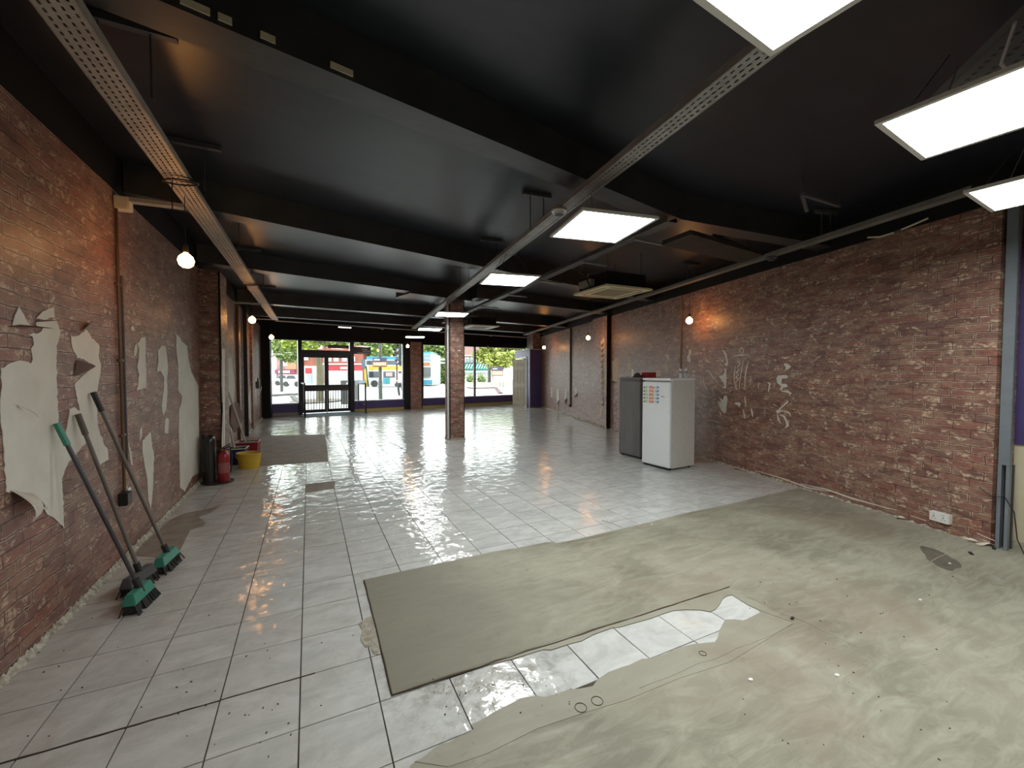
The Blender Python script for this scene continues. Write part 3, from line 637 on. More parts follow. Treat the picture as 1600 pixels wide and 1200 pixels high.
# peel on the face of the left pilaster (its long side towards the room)
def PLp(px, py): return onx(px, py, XL+.251)
patch([(345.5, 545), (350.5, 545), (351, 600), (351, 680), (350.5, 735), (347.5, 738), (346, 690), (347.5, 640), (345.8, 600)], PLp, NL, 'bare_plaster_patch', M_PLASTER, wl)
patch([(353, 560), (362, 558), (366, 600), (364, 650), (360, 690), (354, 700)], PLx, NL, 'bare_plaster_patch', M_PLASTER, wl)
patch([(384, 640), (392, 600), (400, 592), (400, 640), (392, 662)], PLx, NL, 'bare_plaster_patch', M_PLASTER, wl)
# scraps of paper along the right skirting
def scrap(i, px, py, sz, lab, rz):
    c = onr(px, py, .03); c.z = max(c.z, .012)
    t = thing('paper_scrap', (c.x, c.y, .003), rz, lab, 'paper scrap', 'torn paper scraps along the right wall base')
    n = 7; vs = []; mb = MB()
    for k in range(n+1):
        a = k/n; hgt = .018*math.sin(a*PI*1.4)+.014; wv = sz*(.25+.2*math.sin(a*5+i))
        vs += [Vector((-sz/2+a*sz, -wv, hgt)), Vector((-sz/2+a*sz, wv*.8, hgt+.012*math.cos(a*6)))]
    vs2 = [v+Vector((0, 0, .0015)) for v in vs]; k = len(vs)
    mb.add(vs+vs2, [(2*q, 2*q+1, 2*q+3, 2*q+2) for q in range(n)] + [(k+2*q, k+2*q+2, k+2*q+3, k+2*q+1) for q in range(n)] + [(2*q, 2*q+2, k+2*q+2, k+2*q) for q in range(n)] + [(2*q+1, k+2*q+1, k+2*q+3, 2*q+3) for q in range(n)])
    mb.build('paper_sheet', mat('torn_white_paper', (.66, .62, .54), .7), t, world=False)
for i, (px, py, sz, lab, rz) in enumerate([(1298, 770, .07, 'small torn paper scrap by the wall, nearest the tile edge', .4), (1403, 805, .08, 'crumpled paper scrap at the wall base left of the socket', 1.2),
        (1514, 838, .09, 'largest torn paper scrap at the wall base right of the socket', .7), (1540, 845, .10, 'folded paper scrap at the foot of the steel stanchion', 2.1), (1445, 812, .05, 'thin paper sliver just under the white socket', .3)]):
    scrap(i, px, py, sz, lab, rz)
for pts in ([(1180, 735), (1225, 748), (1262, 762), (1298, 768)], [(1250, 756), (1290, 764), (1330, 778), (1390, 795)], [(1372, 790), (1402, 797)], [(1424, 806), (1448, 814)], [(1527, 833), (1555, 845)]):
    stroke([(x, y) for x, y in pts], .012, 'lifted_paper_edge', mat('torn_white_paper'), wr, .004)
# chips on the screed
for px, py, lab in ((1484, 881, 'white plaster chip on the screed in front of the socket'), (1308, 1056, 'small white plaster chip on the screed, centre right'), (1173, 1063, 'tiny white plaster chip near the tile strip'), (1438, 938, 'tiny brown chip in the middle of the screed'), (1018, 820, 'white paper chip at the edge of the tiles')):
    c = fl(px, py, zs)
    o = MB().prism([c+Vector((.013*math.cos(a)*(1+.3*math.sin(3*a)), .009*math.sin(a), 0)) for a in [k*PI/3.5 for k in range(7)]], (0, 0, .006)).build('plaster_chip', M_WHITE)
    tag(o, lab, 'chip')
tag(MB().box((*fl(1517, 866).xy, zs+.004), (.055, .022, .008), .5).build('wood_wedge', M_CABLE), 'small black wedge lying left on the screed near the stanchion', 'wedge')
tag(MB().box((*fl(1553, 858).xy, zs+.004), (.05, .022, .008), .3).build('wood_wedge', M_CABLE), 'small black wedge lying right beside the stanchion foot', 'wedge')
tag(MB().box((*fl(1238, 968).xy, zs+.005), (.03, .014, .008), .3).build('rubble_bit', M_CABLE), 'black bit of rubble at the tip of the tile strip', 'rubble')
flat(blob(4.55, 1.45, .22, .10, .5), zs+.0015, .002).build('damp_stain', noisy('dark_damp', (.10, .09, .07), (.15, .135, .105), 9, .6), floor, tri=True)

# ================================================================== SHOP FRONT
def W(x, off=0., z=0.): return Vector((x, wy(x), z)) + WN*off
def wbox(mb, x0, x1, z0, z1, o0, o1, mi=0):
    mb.prism([W(x0, o0, z0), W(x1, o0, z0), W(x1, o1, z0), W(x0, o1, z0)], (0, 0, z1-z0), mi)
struct('wall_front_header', (lambda m: (wbox(m, -1.5, 9.6, 2.66, ZS, -.15, .12), wbox(m, -1.5, 9.6, 2.60, 2.66, -.05, .05), m)[2])(MB()), M_BLACK)
XS = dict(wl0=-1.22, m1=-.33, d0=-.24, d1=1.40, w2=1.50, w2e=3.36, p0=3.58, p1=4.02, w3=4.02, mull=6.50, w3e=9.2)
m_ = MB(); wbox(m_, 3.58, 4.02, 0, 2.66, -.12, .16); struct('wall_front_pier', m_, M_WPF, xf=frame_xf(W(3.5), WANG))
m_ = MB(); wbox(m_, 3.34, 3.58, 0, 2.66, -.12, .10); struct('trim_3', m_, M_FRAME)
m_ = MB(); wbox(m_, 4.02, 4.10, 0, 2.66, -.12, .06); struct('trim_4', m_, M_FRAME)
def window(no, x0, x1, mulls=()):
    t = bpy.data.objects.new('window_%d' % no, None); COL.objects.link(t); t['kind'] = 'structure'; t.location = W(x0); PM[t.name] = Matrix.Translation(W(x0)).inverted()
    m = MB(); wbox(m, x0, x1, 0, .10, -.08, .05); m.build('skirting', M_YELLOWTRIM if no > 1 else mat('grey_skirting', (.3, .28, .25), .5), t)
    m = MB(); wbox(m, x0, x1, .10, .385, -.08, .04); m.build('stall_riser', M_PURPLE, t)
    m = MB(); wbox(m, x0, x1, .385, .42, -.10, .07); m.build('window_sill', mat('pale_sill', (.62, .62, .66), .4), t)
    m = MB(); wbox(m, x0, x1, 2.56, 2.62, -.05, .05); wbox(m, x0, x0+.05, .42, 2.56, -.05, .05); wbox(m, x1-.05, x1, .42, 2.56, -.05, .05); m.build('window_frame', M_FRAME, t)
    for q in mulls:
        m = MB(); wbox(m, q-.035, q+.035, .42, 2.56, -.05, .05); m.build('mullion', M_FRAME, t)
    edges = [x0+.05] + list(mulls) + [x1-.05]
    for a, b in zip(edges, edges[1:]):
        m = MB(); wbox(m, a, b, .42, 2.56, -.006, .0); m.build('pane', M_GLASS, t)
    return t
w1 = window(1, -1.22, -.28); w2 = window(2, 1.44, 3.36); w3 = window(3, 4.10, 9.2, (6.50,))
# entrance: double door with fanlight
dt = bpy.data.objects.new('door_1', None); COL.objects.link(dt); dt['kind'] = 'structure'; dt.location = W(.58); PM[dt.name] = Matrix.Translation(W(.58)).inverted()
m_ = MB(); wbox(m_, -.34, -.22, 0, 2.62, -.09, .09); wbox(m_, 1.34, 1.47, 0, 2.62, -.09, .09); wbox(m_, -.22, 1.34, 2.08, 2.24, -.09, .09); wbox(m_, -.22, 1.34, 2.55, 2.62, -.09, .09); m_.build('door_frame', M_FRAME, dt)
m_ = MB(); wbox(m_, -.22, 1.34, 2.24, 2.55, -.006, 0); m_.build('fanlight_pane', M_GLASS, dt)
m_ = MB(); wbox(m_, .50, .525, 2.26, 2.55, -.02, .02); m_.build('fanlight_bar', M_TRAY2, dt)
for x0, x1 in ((-.22, .56), (.56, 1.34)):
    m_ = MB(); wbox(m_, x0, x0+.07, .05, 2.08, -.03, .03); wbox(m_, x1-.07, x1, .05, 2.08, -.03, .03)
    wbox(m_, x0+.07, x1-.07, .05, .16, -.03, .03); wbox(m_, x0+.07, x1-.07, 1.98, 2.08, -.03, .03)
    lf = m_.build('door_leaf', M_FRAME, dt)
    m_ = MB(); wbox(m_, x0+.07, x1-.07, .82, 1.02, -.05, .05); m_.build('push_rail', mat('brown_black_rail', (.03, .02, .02), .4), lf)
    m_ = MB(); wbox(m_, x0+.07, x1-.07, .16, .82, -.004, 0); wbox(m_, x0+.07, x1-.07, 1.02, 1.98, -.004, 0); m_.build('pane', M_GLASS, lf)
m_ = MB(); wbox(m_, .545, .575, .0, .86, .031, .045); m_.build('closing_strip', M_TRAY2, dt)
# strip light glow fittings and stickers on the door glass
# guard bars just outside the door, one by one
gr = thing('guard_railing', W(.58, -.45), WANG, 'low black guard railing of thin upright bars outside the double door', 'railing')
for k in range(17):
    x = -.16+k*.092
    MB().tube([W(x, -.45, .06), W(x, -.45, .80)], .013, 6).build('bar', M_FRAME, gr)
m_ = MB(); m_.bar(W(-.25, -.45, .80), W(1.38, -.45, .80), .03, .03); m_.bar(W(-.25, -.45, .07), W(1.38, -.45, .07), .03, .03); m_.build('rail', M_FRAME, gr)
# stickers on glass
def signboard(x0, x1, z0, z1, lab, rows):
    t = thing('window_sticker', W(x0, .012, z0), WANG, lab, 'sticker')
    m = MB(); wbox(m, x0, x1, z0, z1, .004, .008); m.build('sticker_sheet', M_FRAME, t)
    m = MB()
    for (a, b, zz) in rows:
        x = x0+a*(x1-x0)
        while x < x0+b*(x1-x0):
            l = random.uniform(.03, .08); wbox(m, x, min(x+l, x0+b*(x1-x0)), z0+zz*(z1-z0), z0+(zz+.13)*(z1-z0), .008, .010); x += l+.012
    m.build('pale_print', M_WHITE, t, kind='stuff')
signboard(.62, 1.32, 2.33, 2.44, 'long narrow dark sticker on the fanlight above the right door leaf', [(.05, .9, .4)])
signboard(1.50, 2.10, 2.14, 2.40, 'dark lettered sticker at the top of the window right of the door', [(.45, .8, .62), (.5, .95, .36), (.2, .95, .08)])
# purple boxed lobby in the right corner with its open panelled door
pc = Vector((8.14, 14.98, 0)); pr_ = Vector((8.75, 15.1, 0)); pl_ = Vector((8.43, 16.9, 0))
zt = 2.40
lob = bpy.data.objects.new('wall_lobby', None); COL.objects.link(lob); lob['kind'] = 'structure'; lob.location = pc; PM[lob.name] = Matrix.Translation(pc).inverted()
dL = (pl_-pc).normalized(); dR = (pr_-pc).normalized(); dR = Vector((dL.y, -dL.x, 0))
MB().prism([pc, pc+dR*.75, pc+dR*.75+dL*.12, pc+dL*.12], (0, 0, zt)).build('side_panel', M_PURPLE, lob)
m_ = MB(); m_.prism([pc+dL*.12, pc+dR*.08+dL*.12, pc+dR*.08+dL*.36, pc+dL*.36], (0, 0, zt)); m_.prism([pc+dL*.36+Vector((0, 0, 2.08)), pc+dR*.08+dL*.36+Vector((0, 0, 2.08)), pc+dR*.08+dL*2.0+Vector((0, 0, 2.08)), pc+dL*2.0+Vector((0, 0, 2.08))], (0, 0, zt-2.08)); m_.build('door_wall', M_PURPLE, lob)
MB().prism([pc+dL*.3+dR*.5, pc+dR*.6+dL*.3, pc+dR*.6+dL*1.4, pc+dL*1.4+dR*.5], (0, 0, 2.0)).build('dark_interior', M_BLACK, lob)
wtrim = mat('lilac_white_trim', (.55, .53, .60), .4)
m_ = MB(); m_.bar(pc+Vector((-.008, -.008, 0)), pc+Vector((-.008, -.008, zt)), .03, .03); m_.bar(pc+Vector((-.01, 0, zt)), pc+dL*2.0+Vector((-.01, 0, zt)), .03, .03); m_.bar(pc+Vector((0, -.01, zt)), pc+dR*.75+Vector((0, -.01, zt)), .03, .03)
m_.bar(pc+dL*.36+Vector((-.01, 0, 0)), pc+dL*.36+Vector((-.01, 0, 2.08)), .06, .05); m_.bar(pc+dL*.36+Vector((-.01, 0, 2.08)), pc+dL*1.25+Vector((-.01, 0, 2.08)), .05, .06); m_.build('corner_trim', wtrim, lob)
MB().bar(pc+Vector((.02, -.012, .03)), pc+dR*.75+Vector((0, -.012, .03)), .02, .06).build('skirting', mat('brown_skirting', (.12, .08, .06), .5), lob)
# the panelled door, open into the shop
hp = pc + dL*.42 + Vector((-.03, 0, 0)); tip_ = fl(790, 632.5)
dd = (Vector((tip_.x, tip_.y, 0))-hp); dd = dd.normalized()
dang = math.atan2(dd.y, dd.x)
d6 = bpy.data.objects.new('door_2', None); COL.objects.link(d6); d6['kind'] = 'structure'; d6.location = hp; d6.rotation_euler = (0, 0, dang)
M_DOOR = noisy('khaki_door_paint', (.56, .49, .35), (.60, .53, .39), 3, .5)
hp2 = tip_; LW = min(.86, (Vector((tip_.x, tip_.y, 0))-hp).length)
m_ = MB(); m_.box((LW/2, 0, 1.02), (LW, .038, 1.96)); m_.build('door_leaf', M_DOOR, d6, world=False, bevel=.003)
for (x, z0, z1) in [(f, a, b) for f in (.27, .73) for a, b in ((1.68, 1.88), (.98, 1.58), (.22, .84))]:
    for s in (1, -1):
        m_ = MB(); cx = x*LW; hw = LW*.16
        for (a, b, c, d) in ((cx-hw, cx+hw, z0, z0), (cx-hw, cx+hw, z1, z1)): m_.bar((a, s*.021, c), (b, s*.021, d), .012, .014)
        for q in (cx-hw, cx+hw): m_.bar((q, s*.021, z0), (q, s*.021, z1), .012, .014)
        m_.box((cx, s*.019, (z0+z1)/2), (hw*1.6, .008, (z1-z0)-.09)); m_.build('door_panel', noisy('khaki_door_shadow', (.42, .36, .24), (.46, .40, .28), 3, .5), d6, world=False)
m_ = MB(); m_.lathe([(0, -.02), (.02, -.015), (.025, 0), (.01, .015)], (LW-.06, -.05, .98), 12); m_.build('door_handle', mat('brass', (.5, .35, .12), .3, .9), d6, world=False)

# ================================================================== CEILING SERVICES
def tray(name, a, b, wd, label, m, holes=True, flange=.045, rows=4, cat='cable tray'):
    a, b = Vector(a), Vector(b); L = (b-a).length; ang = math.atan2((b-a).y, (b-a).x)
    t = thing(name, a, ang, label, cat)
    mb = MB(); ys = [-wd/2]; solid = []
    if holes:
        k = rows; sl = wd/(k*2+1)
        pit = .04 if wd > .1 else .06; nx = int(L/pit)
        vs = []; fs = []
        # strips across: solid rails run whole length, slot rows are interrupted
        for r in range(2*k+1):
            y0 = -wd/2+r*sl*1.0; y1 = y0+sl
            if r % 2 == 0:
                b0 = len(vs); vs += [(0, y0-sl*.18, 0), (L, y0-sl*.18, 0), (L, y1+sl*.18, 0), (0, y1+sl*.18, 0)]; fs.append((b0, b0+1, b0+2, b0+3))
            else:
                sh = (pit/2 if (r//2) % 2 else 0)
                for i in range(nx):
                    x0 = i*pit+sh; b0 = len(vs); vs += [(x0, y0+sl*.18, 0), (x0+pit*.42, y0+sl*.18, 0), (x0+pit*.42, y1-sl*.18, 0), (x0, y1-sl*.18, 0)]; fs.append((b0, b0+1, b0+2, b0+3))
        k2 = len(vs); mb.add(vs, fs); mb.add([(x, y, .0015) for x, y, z in vs], [f[::-1] for f in fs])
    else: mb.box((L/2, 0, .001), (L, wd, .002))
    mb.build('perforated_base', m, t, world=False)
    for s in (-1, 1):
        mm = MB(); mm.box((L/2, s*wd/2, flange/2), (L, .002, flange)); mm.box((L/2, s*(wd/2-.006), flange), (L, .012, .002)); mm.build('side_flange', m, t, world=False)
    return t
ZT = 2.88
lt = tray('cable_tray', (-.84, -1.5, ZT), (-.80, 12.9, ZT), .15, 'long slotted cable tray hung along the left side of the ceiling', M_TRAY)
mx = lambda y: 1.655+.105*y
mt = tray('cable_tray', (mx(-.8), -.8, ZT), (mx(13.6), 13.6, ZT), .12, 'long slotted cable tray hung down the middle above the light panels', M_TRAY2, rows=3)
ra = onr(1500, 320, .30); 
ZR = 2.95
def rt(y): return Vector((rx(y)-.40-.028*y, y, ZR))
rtt = tray('cable_tray', rt(1.4), rt(14.9), .10, 'solid cable tray running above the right brick-print wall', M_TRAYD if False else noisy('brown_grey_tray', (.14, .125, .11), (.19, .175, .155), 7, .5), holes=False)
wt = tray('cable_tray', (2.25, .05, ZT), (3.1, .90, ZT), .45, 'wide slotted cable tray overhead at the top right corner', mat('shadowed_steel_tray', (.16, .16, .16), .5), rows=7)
MB().tube([(2.45, .62, ZT-.03), (2.7, .72, ZT-.04), (3.0, .74, ZT-.03)], .006, 6).build('loose_cable', M_WHITE, wt)
# black trunk running between the middle and right trays
bt = tray('ceiling_trunking', (3.1, 2.9, 2.92), (3.6, 12.0, 2.92), .12, 'black painted cable trunk under the ceiling right of the middle tray', M_TRAYD, holes=False, cat='trunking')
for y in (3.4, 4.4, 5.6, 6.9, 8.4, 10.0):
    x = 3.13+.055*(y-2.9)
    MB().bar((x-.06, y, 2.905), (x+.34, y+.02, 2.905), .03, .02).build('cross_bracket', mat('bright_bracket', (.16, .16, .16), .4), bt)
# branches to the left wall
for y, lab in ((4.36, 'short slotted branch tray joining the left tray to the wall box'), (9.9, 'narrow white branch rail from the left tray to the wall, middle one'), (12.7, 'narrow white branch rail from the left tray to the wall by the shop front')):
    if y < 5: tray('branch_tray', (XL+.02, y, ZT-.02), (-.9, y-.03, ZT-.02), .07, lab, M_TRAY2, rows=2, flange=.03)
    else: tag(MB().bar((XL+.02, y, ZT-.01), (-.86, y, ZT-.01), .03, .02).build('branch_rail', M_TRAY2), lab, 'rail')
jb = thing('junction_box', (XL+.05, 4.36, ZT-.04), 0, 'cream square junction box high on the left wall above the pipes', 'junction box')
MB().box((XL+.052, 4.36, ZT-.04), (.09, .1, .1)).build('box_body', M_CREAMPL, jb, bevel=.006)
MB().box((XL+.098, 4.36, ZT-.04), (.006, .085, .085)).build('box_lid', M_CREAMPL, jb)
# cross rail by the front
cr = thing('cross_rail', (-.8, 13.2, ZT-.01), 0, 'thin pale rail crossing the ceiling just before the shop front', 'rail')
a_, b_ = Vector((-.8, 12.95, ZT-.01)), Vector((8.0, 15.0, ZT-.01))
MB().bar(a_, b_, .03, .03).build('rail_bar', M_TRAY2, cr)
for k in (.33, .62, .8): MB().box(a_.lerp(b_, k)-Vector((0, 0, .02)), (.05, .05, .05)).build('rail_clip', M_TRAY2, cr)
def strut(x, y, rz, lab, sp=.2, ln=.42, zl=ZT+.02, m=M_STRUT):
    t = thing('hanger_bracket', (x, y, ZS-.02), rz, lab, 'bracket', 'threaded-rod hangers under the slab')
    MB().box((0, 0, 0), (ln, .04, .035)).build('channel', m, t, world=False)
    for s in (-1, 1): MB().tube([(s*sp/2, 0, 0), (s*sp/2, 0, zl-ZS+.02)], .005, 6).build('rod', M_ROD, t, world=False)
for k, y in enumerate((1.35, 2.75, 3.95, 5.7, 7.0, 8.6, 9.9, 11.4)):
    strut(-.80, y, 0, 'painted hanger bracket holding the left cable tray, ' + ['nearest the camera', 'second from the camera', 'above the coiled cable', 'fourth along', 'before the pilaster', 'past the pilaster', 'by the middle branch rail', 'nearest the shop front'][k])
for k, y in enumerate((3.6, 5.1, 6.6, 10.0)):
    strut(mx(y), y, -.1, 'painted hanger bracket holding the middle cable tray, ' + ['beyond the smoke detector', 'above the second light panel', 'before the column', 'beyond the column'][k], .14, .3)
for k, y in enumerate((2.6, 4.8, 6.6, 8.3)):
    p = rt(y); strut(p.x-.02, p.y, -.25, 'painted hanger bracket holding the right cable tray, ' + ['nearest the stanchion', 'above the white fridge', 'beyond the grey fridge', 'by the right pilaster'][k], .12, .28, ZR+.05)
# bare fixings on the face of the first beam
for k, (px, py, l) in enumerate(((308, 17, .10), (355, 42, .05), (420, 68, .06), (533, 117, .11))):
    t_ = [(-.47, .02), (0, .02)]
    p = fl(px, py, 3.04); yy = 1.98+(p.x+1.36)*.2124
    tag(MB().box((p.x, yy-.006, 3.035), (l, .008, .03), .21).build('fixing_strip', M_CREAMPL), 'short cream fixing strip on the nearest beam, ' + ['longest, at the top left', 'smallest', 'third from the left', 'farthest right'][k], 'fixing strip')
# open angle pieces hanging above the right side
for k, (pts, lab) in enumerate((((( 4.0, 2.25), (4.6, 2.25), (4.35, 2.4)), 'bent dark metal bracket hanging under the slab at upper right'), (((4.25, 3.36), (4.75, 3.24), (4.95, 3.42)), 'bright-edged metal bracket above the right cable tray'))):
    t = thing('angle_bracket', (pts[0][0], pts[0][1], 3.1), 0, lab, 'bracket')
    m_ = MB(); m_.bar((*pts[0], 3.1), (*pts[1], 3.1), .03, .02); m_.bar((*pts[0], 3.1), (*pts[2], 3.06), .03, .02); m_.build('angle', mat('dull_angle_iron', (.09, .095, .10), .4) if k == 0 else mat('bright_bracket'), t)
    for q in pts: MB().tube([(*q, 3.1), (*q, ZS)], .004, 6).build('rod', M_ROD, t)
# cable draped above the right wall
wc = thing('white_cable', tuple(onr(1365, 372, .1)), 0, 'loose white cable sagging along the top of the right wall', 'cable')
pts = [onr(1356, 371, .06), onr(1375, 370, .08), onr(1398, 363, .08), onr(1420, 354, .08), onr(1450, 341, .08)]
MB().tube(pts, .009, 6).build('cable_run', M_CREAMPL, wc); MB().tube([pts[2]+Vector((.0, 0, -.002)), pts[2].lerp(pts[3], .5)], .013, 6).build('cable_joint', M_STRUT, wc)

# light panels
def led(x, y, rz, lab, z=2.6, s=.6, wires=()):
    t = thing('light_panel', (x, y, z), rz, lab, 'ceiling light', None)
    m = MB()
    for sx, sy, lx, ly in ((0, 1, s, .022), (0, -1, s, .022), (1, 0, .022, s-.044), (-1, 0, .022, s-.044)):
        m.box((sx*(s/2-.011), sy*(s/2-.011), .006), (lx, ly, .018))
    m.build('panel_frame', M_WHITE, t, world=False)
    MB().box((0, 0, .012), (s-.02, s-.02, .01)).build('backplate', mat('grey_backplate', (.3, .3, .3), .5), t, world=False)
    MB().box((0, 0, .002), (s-.044, s-.044, .006)).build('diffuser', M_LED, t, world=False)
    for wx, wy_ in wires: MB().tube([(wx, wy_, .01), (wx*.3-.05*(wx == 0), wy_*.5, ZT-z-.002)], .003, 5).build('hanging_wire', M_ROD, t, world=False)
    return t
WS = ((.2, .25), (-.2, .25), (.2, -.25), (-.2, -.25))
r10 = -math.radians(10.1)
led(2.01, 2.57, r10, 'square light panel under the smoke detector, largest of the middle row', wires=((.0, .12), ))
led(2.17, 4.52, r10, 'square light panel second in the middle row, before the column', wires=WS)
led(2.49, 7.75, r10, 'square light panel directly in front of the column top', wires=WS)
led(2.86, 10.75, r10, 'square light panel just past the column on its left', wires=WS)
led(3.08, 13.4, r10, 'square light panel nearest the brick-print pier of the shop front', wires=WS)
led(1.17, .60, .09, 'square light panel cut by the top edge, nearest overhead', wires=WS[:2])
led(2.575, .70, .09, 'square light panel at the right, upper of the two by the edge', wires=WS[:2])
led(3.92, .82, .07, 'square light panel at the right edge above the stanchion', wires=WS[:2])
el = thing('emergency_light', (.98, 13.35, ZT-.062), .23, 'small lit bar fitting on the cross rail above the door', 'ceiling light')
MB().box((0, 0, .01), (.38, .07, .03)).build('fitting_body', M_WHITE, el, world=False); MB().box((0, 0, -.012), (.36, .06, .015)).build('diffuser', mat('soft_diffuser', (1, 1, 1), .5, emit=(1, 1, 1), strength=3.), el, world=False)
# pendant bulbs
def bulb(x, y, zt_, lab, z=2.38):
    t = thing('pendant_bulb', (x, y, z), 0, lab, 'light bulb', None)
    MB().lathe([(0, -.056), (.024, -.052), (.046, -.032), (.055, 0), (.046, .030), (.026, .050), (.015, .058), (.014, .066), (0, .066)], n=16).build('glass_globe', M_BULB, t, world=False, smooth=True)
    MB().lathe([(0, .062), (.019, .062), (.021, .075), (.018, .115), (.006, .125), (0, .125)], n=12).build('lamp_holder', M_CABLE, t, world=False)
    MB().tube([(0, 0, .12), (0, 0, zt_-z)], .0035, 6).build('cord', M_CABLE, t, world=False)
bulb(-.855, 4.08, ZT, 'glowing bulb at the left wall, nearest the camera')
bulb(-.855, 8.31, ZT, 'glowing bulb at the left wall past the projecting pilaster')
bulb(-.855, 12.36, ZT, 'glowing bulb at the left end of the shop window')
bulb(5.9, 5.11, ZS, 'glowing bulb at the right wall above the white fridge')
bulb(6.6, 8.94, ZS, 'glowing bulb at the right wall just before its pilaster')
bulb(7.84, 13.33, ZS, 'glowing bulb beside the purple lobby corner')
bulb(3.13, 14.74, ZS, 'glowing bulb in front of the brick-print pier between windows')
ub = thing('pendant_bulb', (5.97, 14.25, 2.38), 0, 'unlit clear bulb hanging in front of the right window', 'light bulb')
MB().lathe([(0, -.048), (.022, -.044), (.040, -.026), (.047, 0), (.040, .026), (.024, .044), (.015, .066), (0, .066)], n=16).build('glass_globe', mat('pale_bulb_glass', (.7, .65, .5), .2), ub, world=False, smooth=True)
MB().tube([(0, 0, .06), (0, 0, ZT-2.38)], .003, 6).build('cord', M_CABLE, ub, world=False)
# coiled cable on the left tray
for y, lab in ((3.72, 'coil of black cable looped over the left cable tray'), (7.65, 'small tangle of black cable on the left cable tray past the bulb')):
    t = thing('cable_coil', (-.8, y, ZT), 0, lab, 'cable'); pts = []
    for k in range(60):
        a = k*.33; pts.append((.10*math.cos(a)*(1+.1*math.sin(a*3)), .05*math.sin(a), .02*math.sin(a*.5)-.012))
    MB().tube(pts, .006, 6).build('coil_loops', M_CABLE, t, world=False)
    MB().tube([(-.05, .02, -.01), (-.06, .03, -.12), (-.06, .05, -.22)], .004, 6).build('cable_tail', M_CABLE, t, world=False)
def smoke(p, lab):
    t = thing('smoke_detector', p, 0, lab, 'smoke detector')
    MB().lathe([(0, 0), (.062, 0), (.066, -.012), (.060, -.022), (0, -.022)], n=20).build('base_plate', M_WHITE, t, world=False, smooth=True)
    MB().lathe([(.043, -.022), (.043, -.036), (.03, -.044), (0, -.044)], n=20).build('sensor_cap', M_WHITE, t, world=False, smooth=True)
    MB().lathe([(.036, -.040), (.0365, -.043), (.026, -.0455), (0, -.0455)], n=20).build('vent_ring', M_STRUT, t, world=False)
smoke((1.92, 3.02, ZT-.002), 'round white smoke detector under the middle cable tray')
smoke((rt(3.3).x, 3.3, ZR-.003), 'dark round sensor under the right cable tray')
for ch in list(bpy.data.objects['smoke_detector.001'].children) if 'smoke_detector.001' in bpy.data.objects else []: ch.data.materials[0] = M_STRUT
# air-conditioning cassettes
def cassette(x, y, rz, lab, yellow=True):
    t = thing('air_conditioner', (x, y, 2.70), rz, lab, 'air conditioner'); s = .84
    mc = noisy('yellowed_plastic', (.66, .58, .36), (.72, .64, .43), 3, .45) if yellow else mat('cream_plastic')
    m = MB(); o, i_ = s/2, s/2-.17
    for (x0, y0, x1, y1) in ((-o, -o, o, -i_), (-o, i_, o, o), (-o, -i_, -i_, i_), (i_, -i_, o, i_)): m.box(((x0+x1)/2, (y0+y1)/2, .015), (x1-x0, y1-y0, .03))
    m.build('fascia', mc, t, world=False, bevel=.004)
    m = MB()
    for a in range(4):
        R = Matrix.Rotation(a*PI/2, 3, 'Z'); c = R @ Vector((0, -o+.085, -.002)); m.box(c, (.56, .055, .004) if a % 2 == 0 else (.055, .56, .004))
    m.build('louvre', mat('tan_louvre', (.36, .29, .16) if yellow else (.35, .3, .24), .4), t, world=False)
    g = MB(); g.box((0, 0, .012), (2*i_, 2*i_, .01)); g.build('return_grille', mat('grille_tan', (.36, .31, .20), .6) if yellow else mat('grille_brown', (.3, .25, .2), .6), t, world=False)
    g = MB()
    for k in range(15): g.box((-i_+.03+k*(2*i_-.06)/14, 0, .003), (.008, 2*i_-.02, .01))
    g.build('grille_bars', mat('grille_bar', (.42, .36, .24), .6), t, world=False)
    MB().box((0, 0, .13), (.70, .70, .20)).build('casing', M_BLACK, t, world=False)
    MB().box((-.36, .1, .12), (.14, .3, .1)).build('control_box', mat('galv_box', (.24, .22, .18), .5), t, world=False)
    m = MB(); m.tube([(-.3, .2, .18), (-.3, .2, .30), (-.15, .22, .34), (.05, .2, .33)], .012, 8); m.build('drain_pipe', M_TRAY2, t, world=False)
    m = MB(); m.tube([(-.42, -.05, .02), (-.44, 0, .14), (-.40, .1, .25), (-.38, .3, .36)], .010, 6); m.build('supply_cable', M_CABLE, t, world=False)
    for sx in (-1, 1):
        for sy in (-1, 1): MB().tube([(sx*.3, sy*.3, .2), (sx*.3, sy*.3, ZS-2.703)], .005, 6).build('rod', M_ROD, t, world=False)
cassette(4.16, 5.05, -.03, 'yellowed square air-conditioning cassette hanging above the fridges')
cassette(4.20, 10.6, -.03, 'white square air-conditioning cassette hanging behind the column', False)

# pipes and boxes on the walls
pp_ = thing('wall_pipes', (XL+.02, 4.3, .45), 0, 'pair of vertical brown pipes down the left wall ending in a black box', 'pipe')
MB().tube([(XL+.018, 4.33, ZT-.09), (XL+.018, 4.33, .52)], .011, 8).build('pipe', M_COPPER, pp_)
MB().tube([(XL+.018, 4.40, ZT-.6), (XL+.018, 4.40, .72)], .009, 8).build('pipe', M_STRUT, pp_)
for z in (2.2, 1.6, 1.0): MB().box((XL+.01, 4.36, z), (.02, .11, .02)).build('clip', M_COPPER, pp_)
MB().box((XL+.03, 4.30, .50), (.06, .10, .10)).build('end_box', M_CABLE, pp_, bevel=.005)
MB().box((XL+.02, 4.38, .53), (.03, .06, .07)).build('white_socket_edge', M_WHITE, pp_)
def vbox(name, p, w_, z0, z1, m, lab, cat):
    tag(MB().box((p.x, p.y, (z0+z1)/2), (w_[0], w_[1], z1-z0), w_[2]).build(name, m), lab, cat)
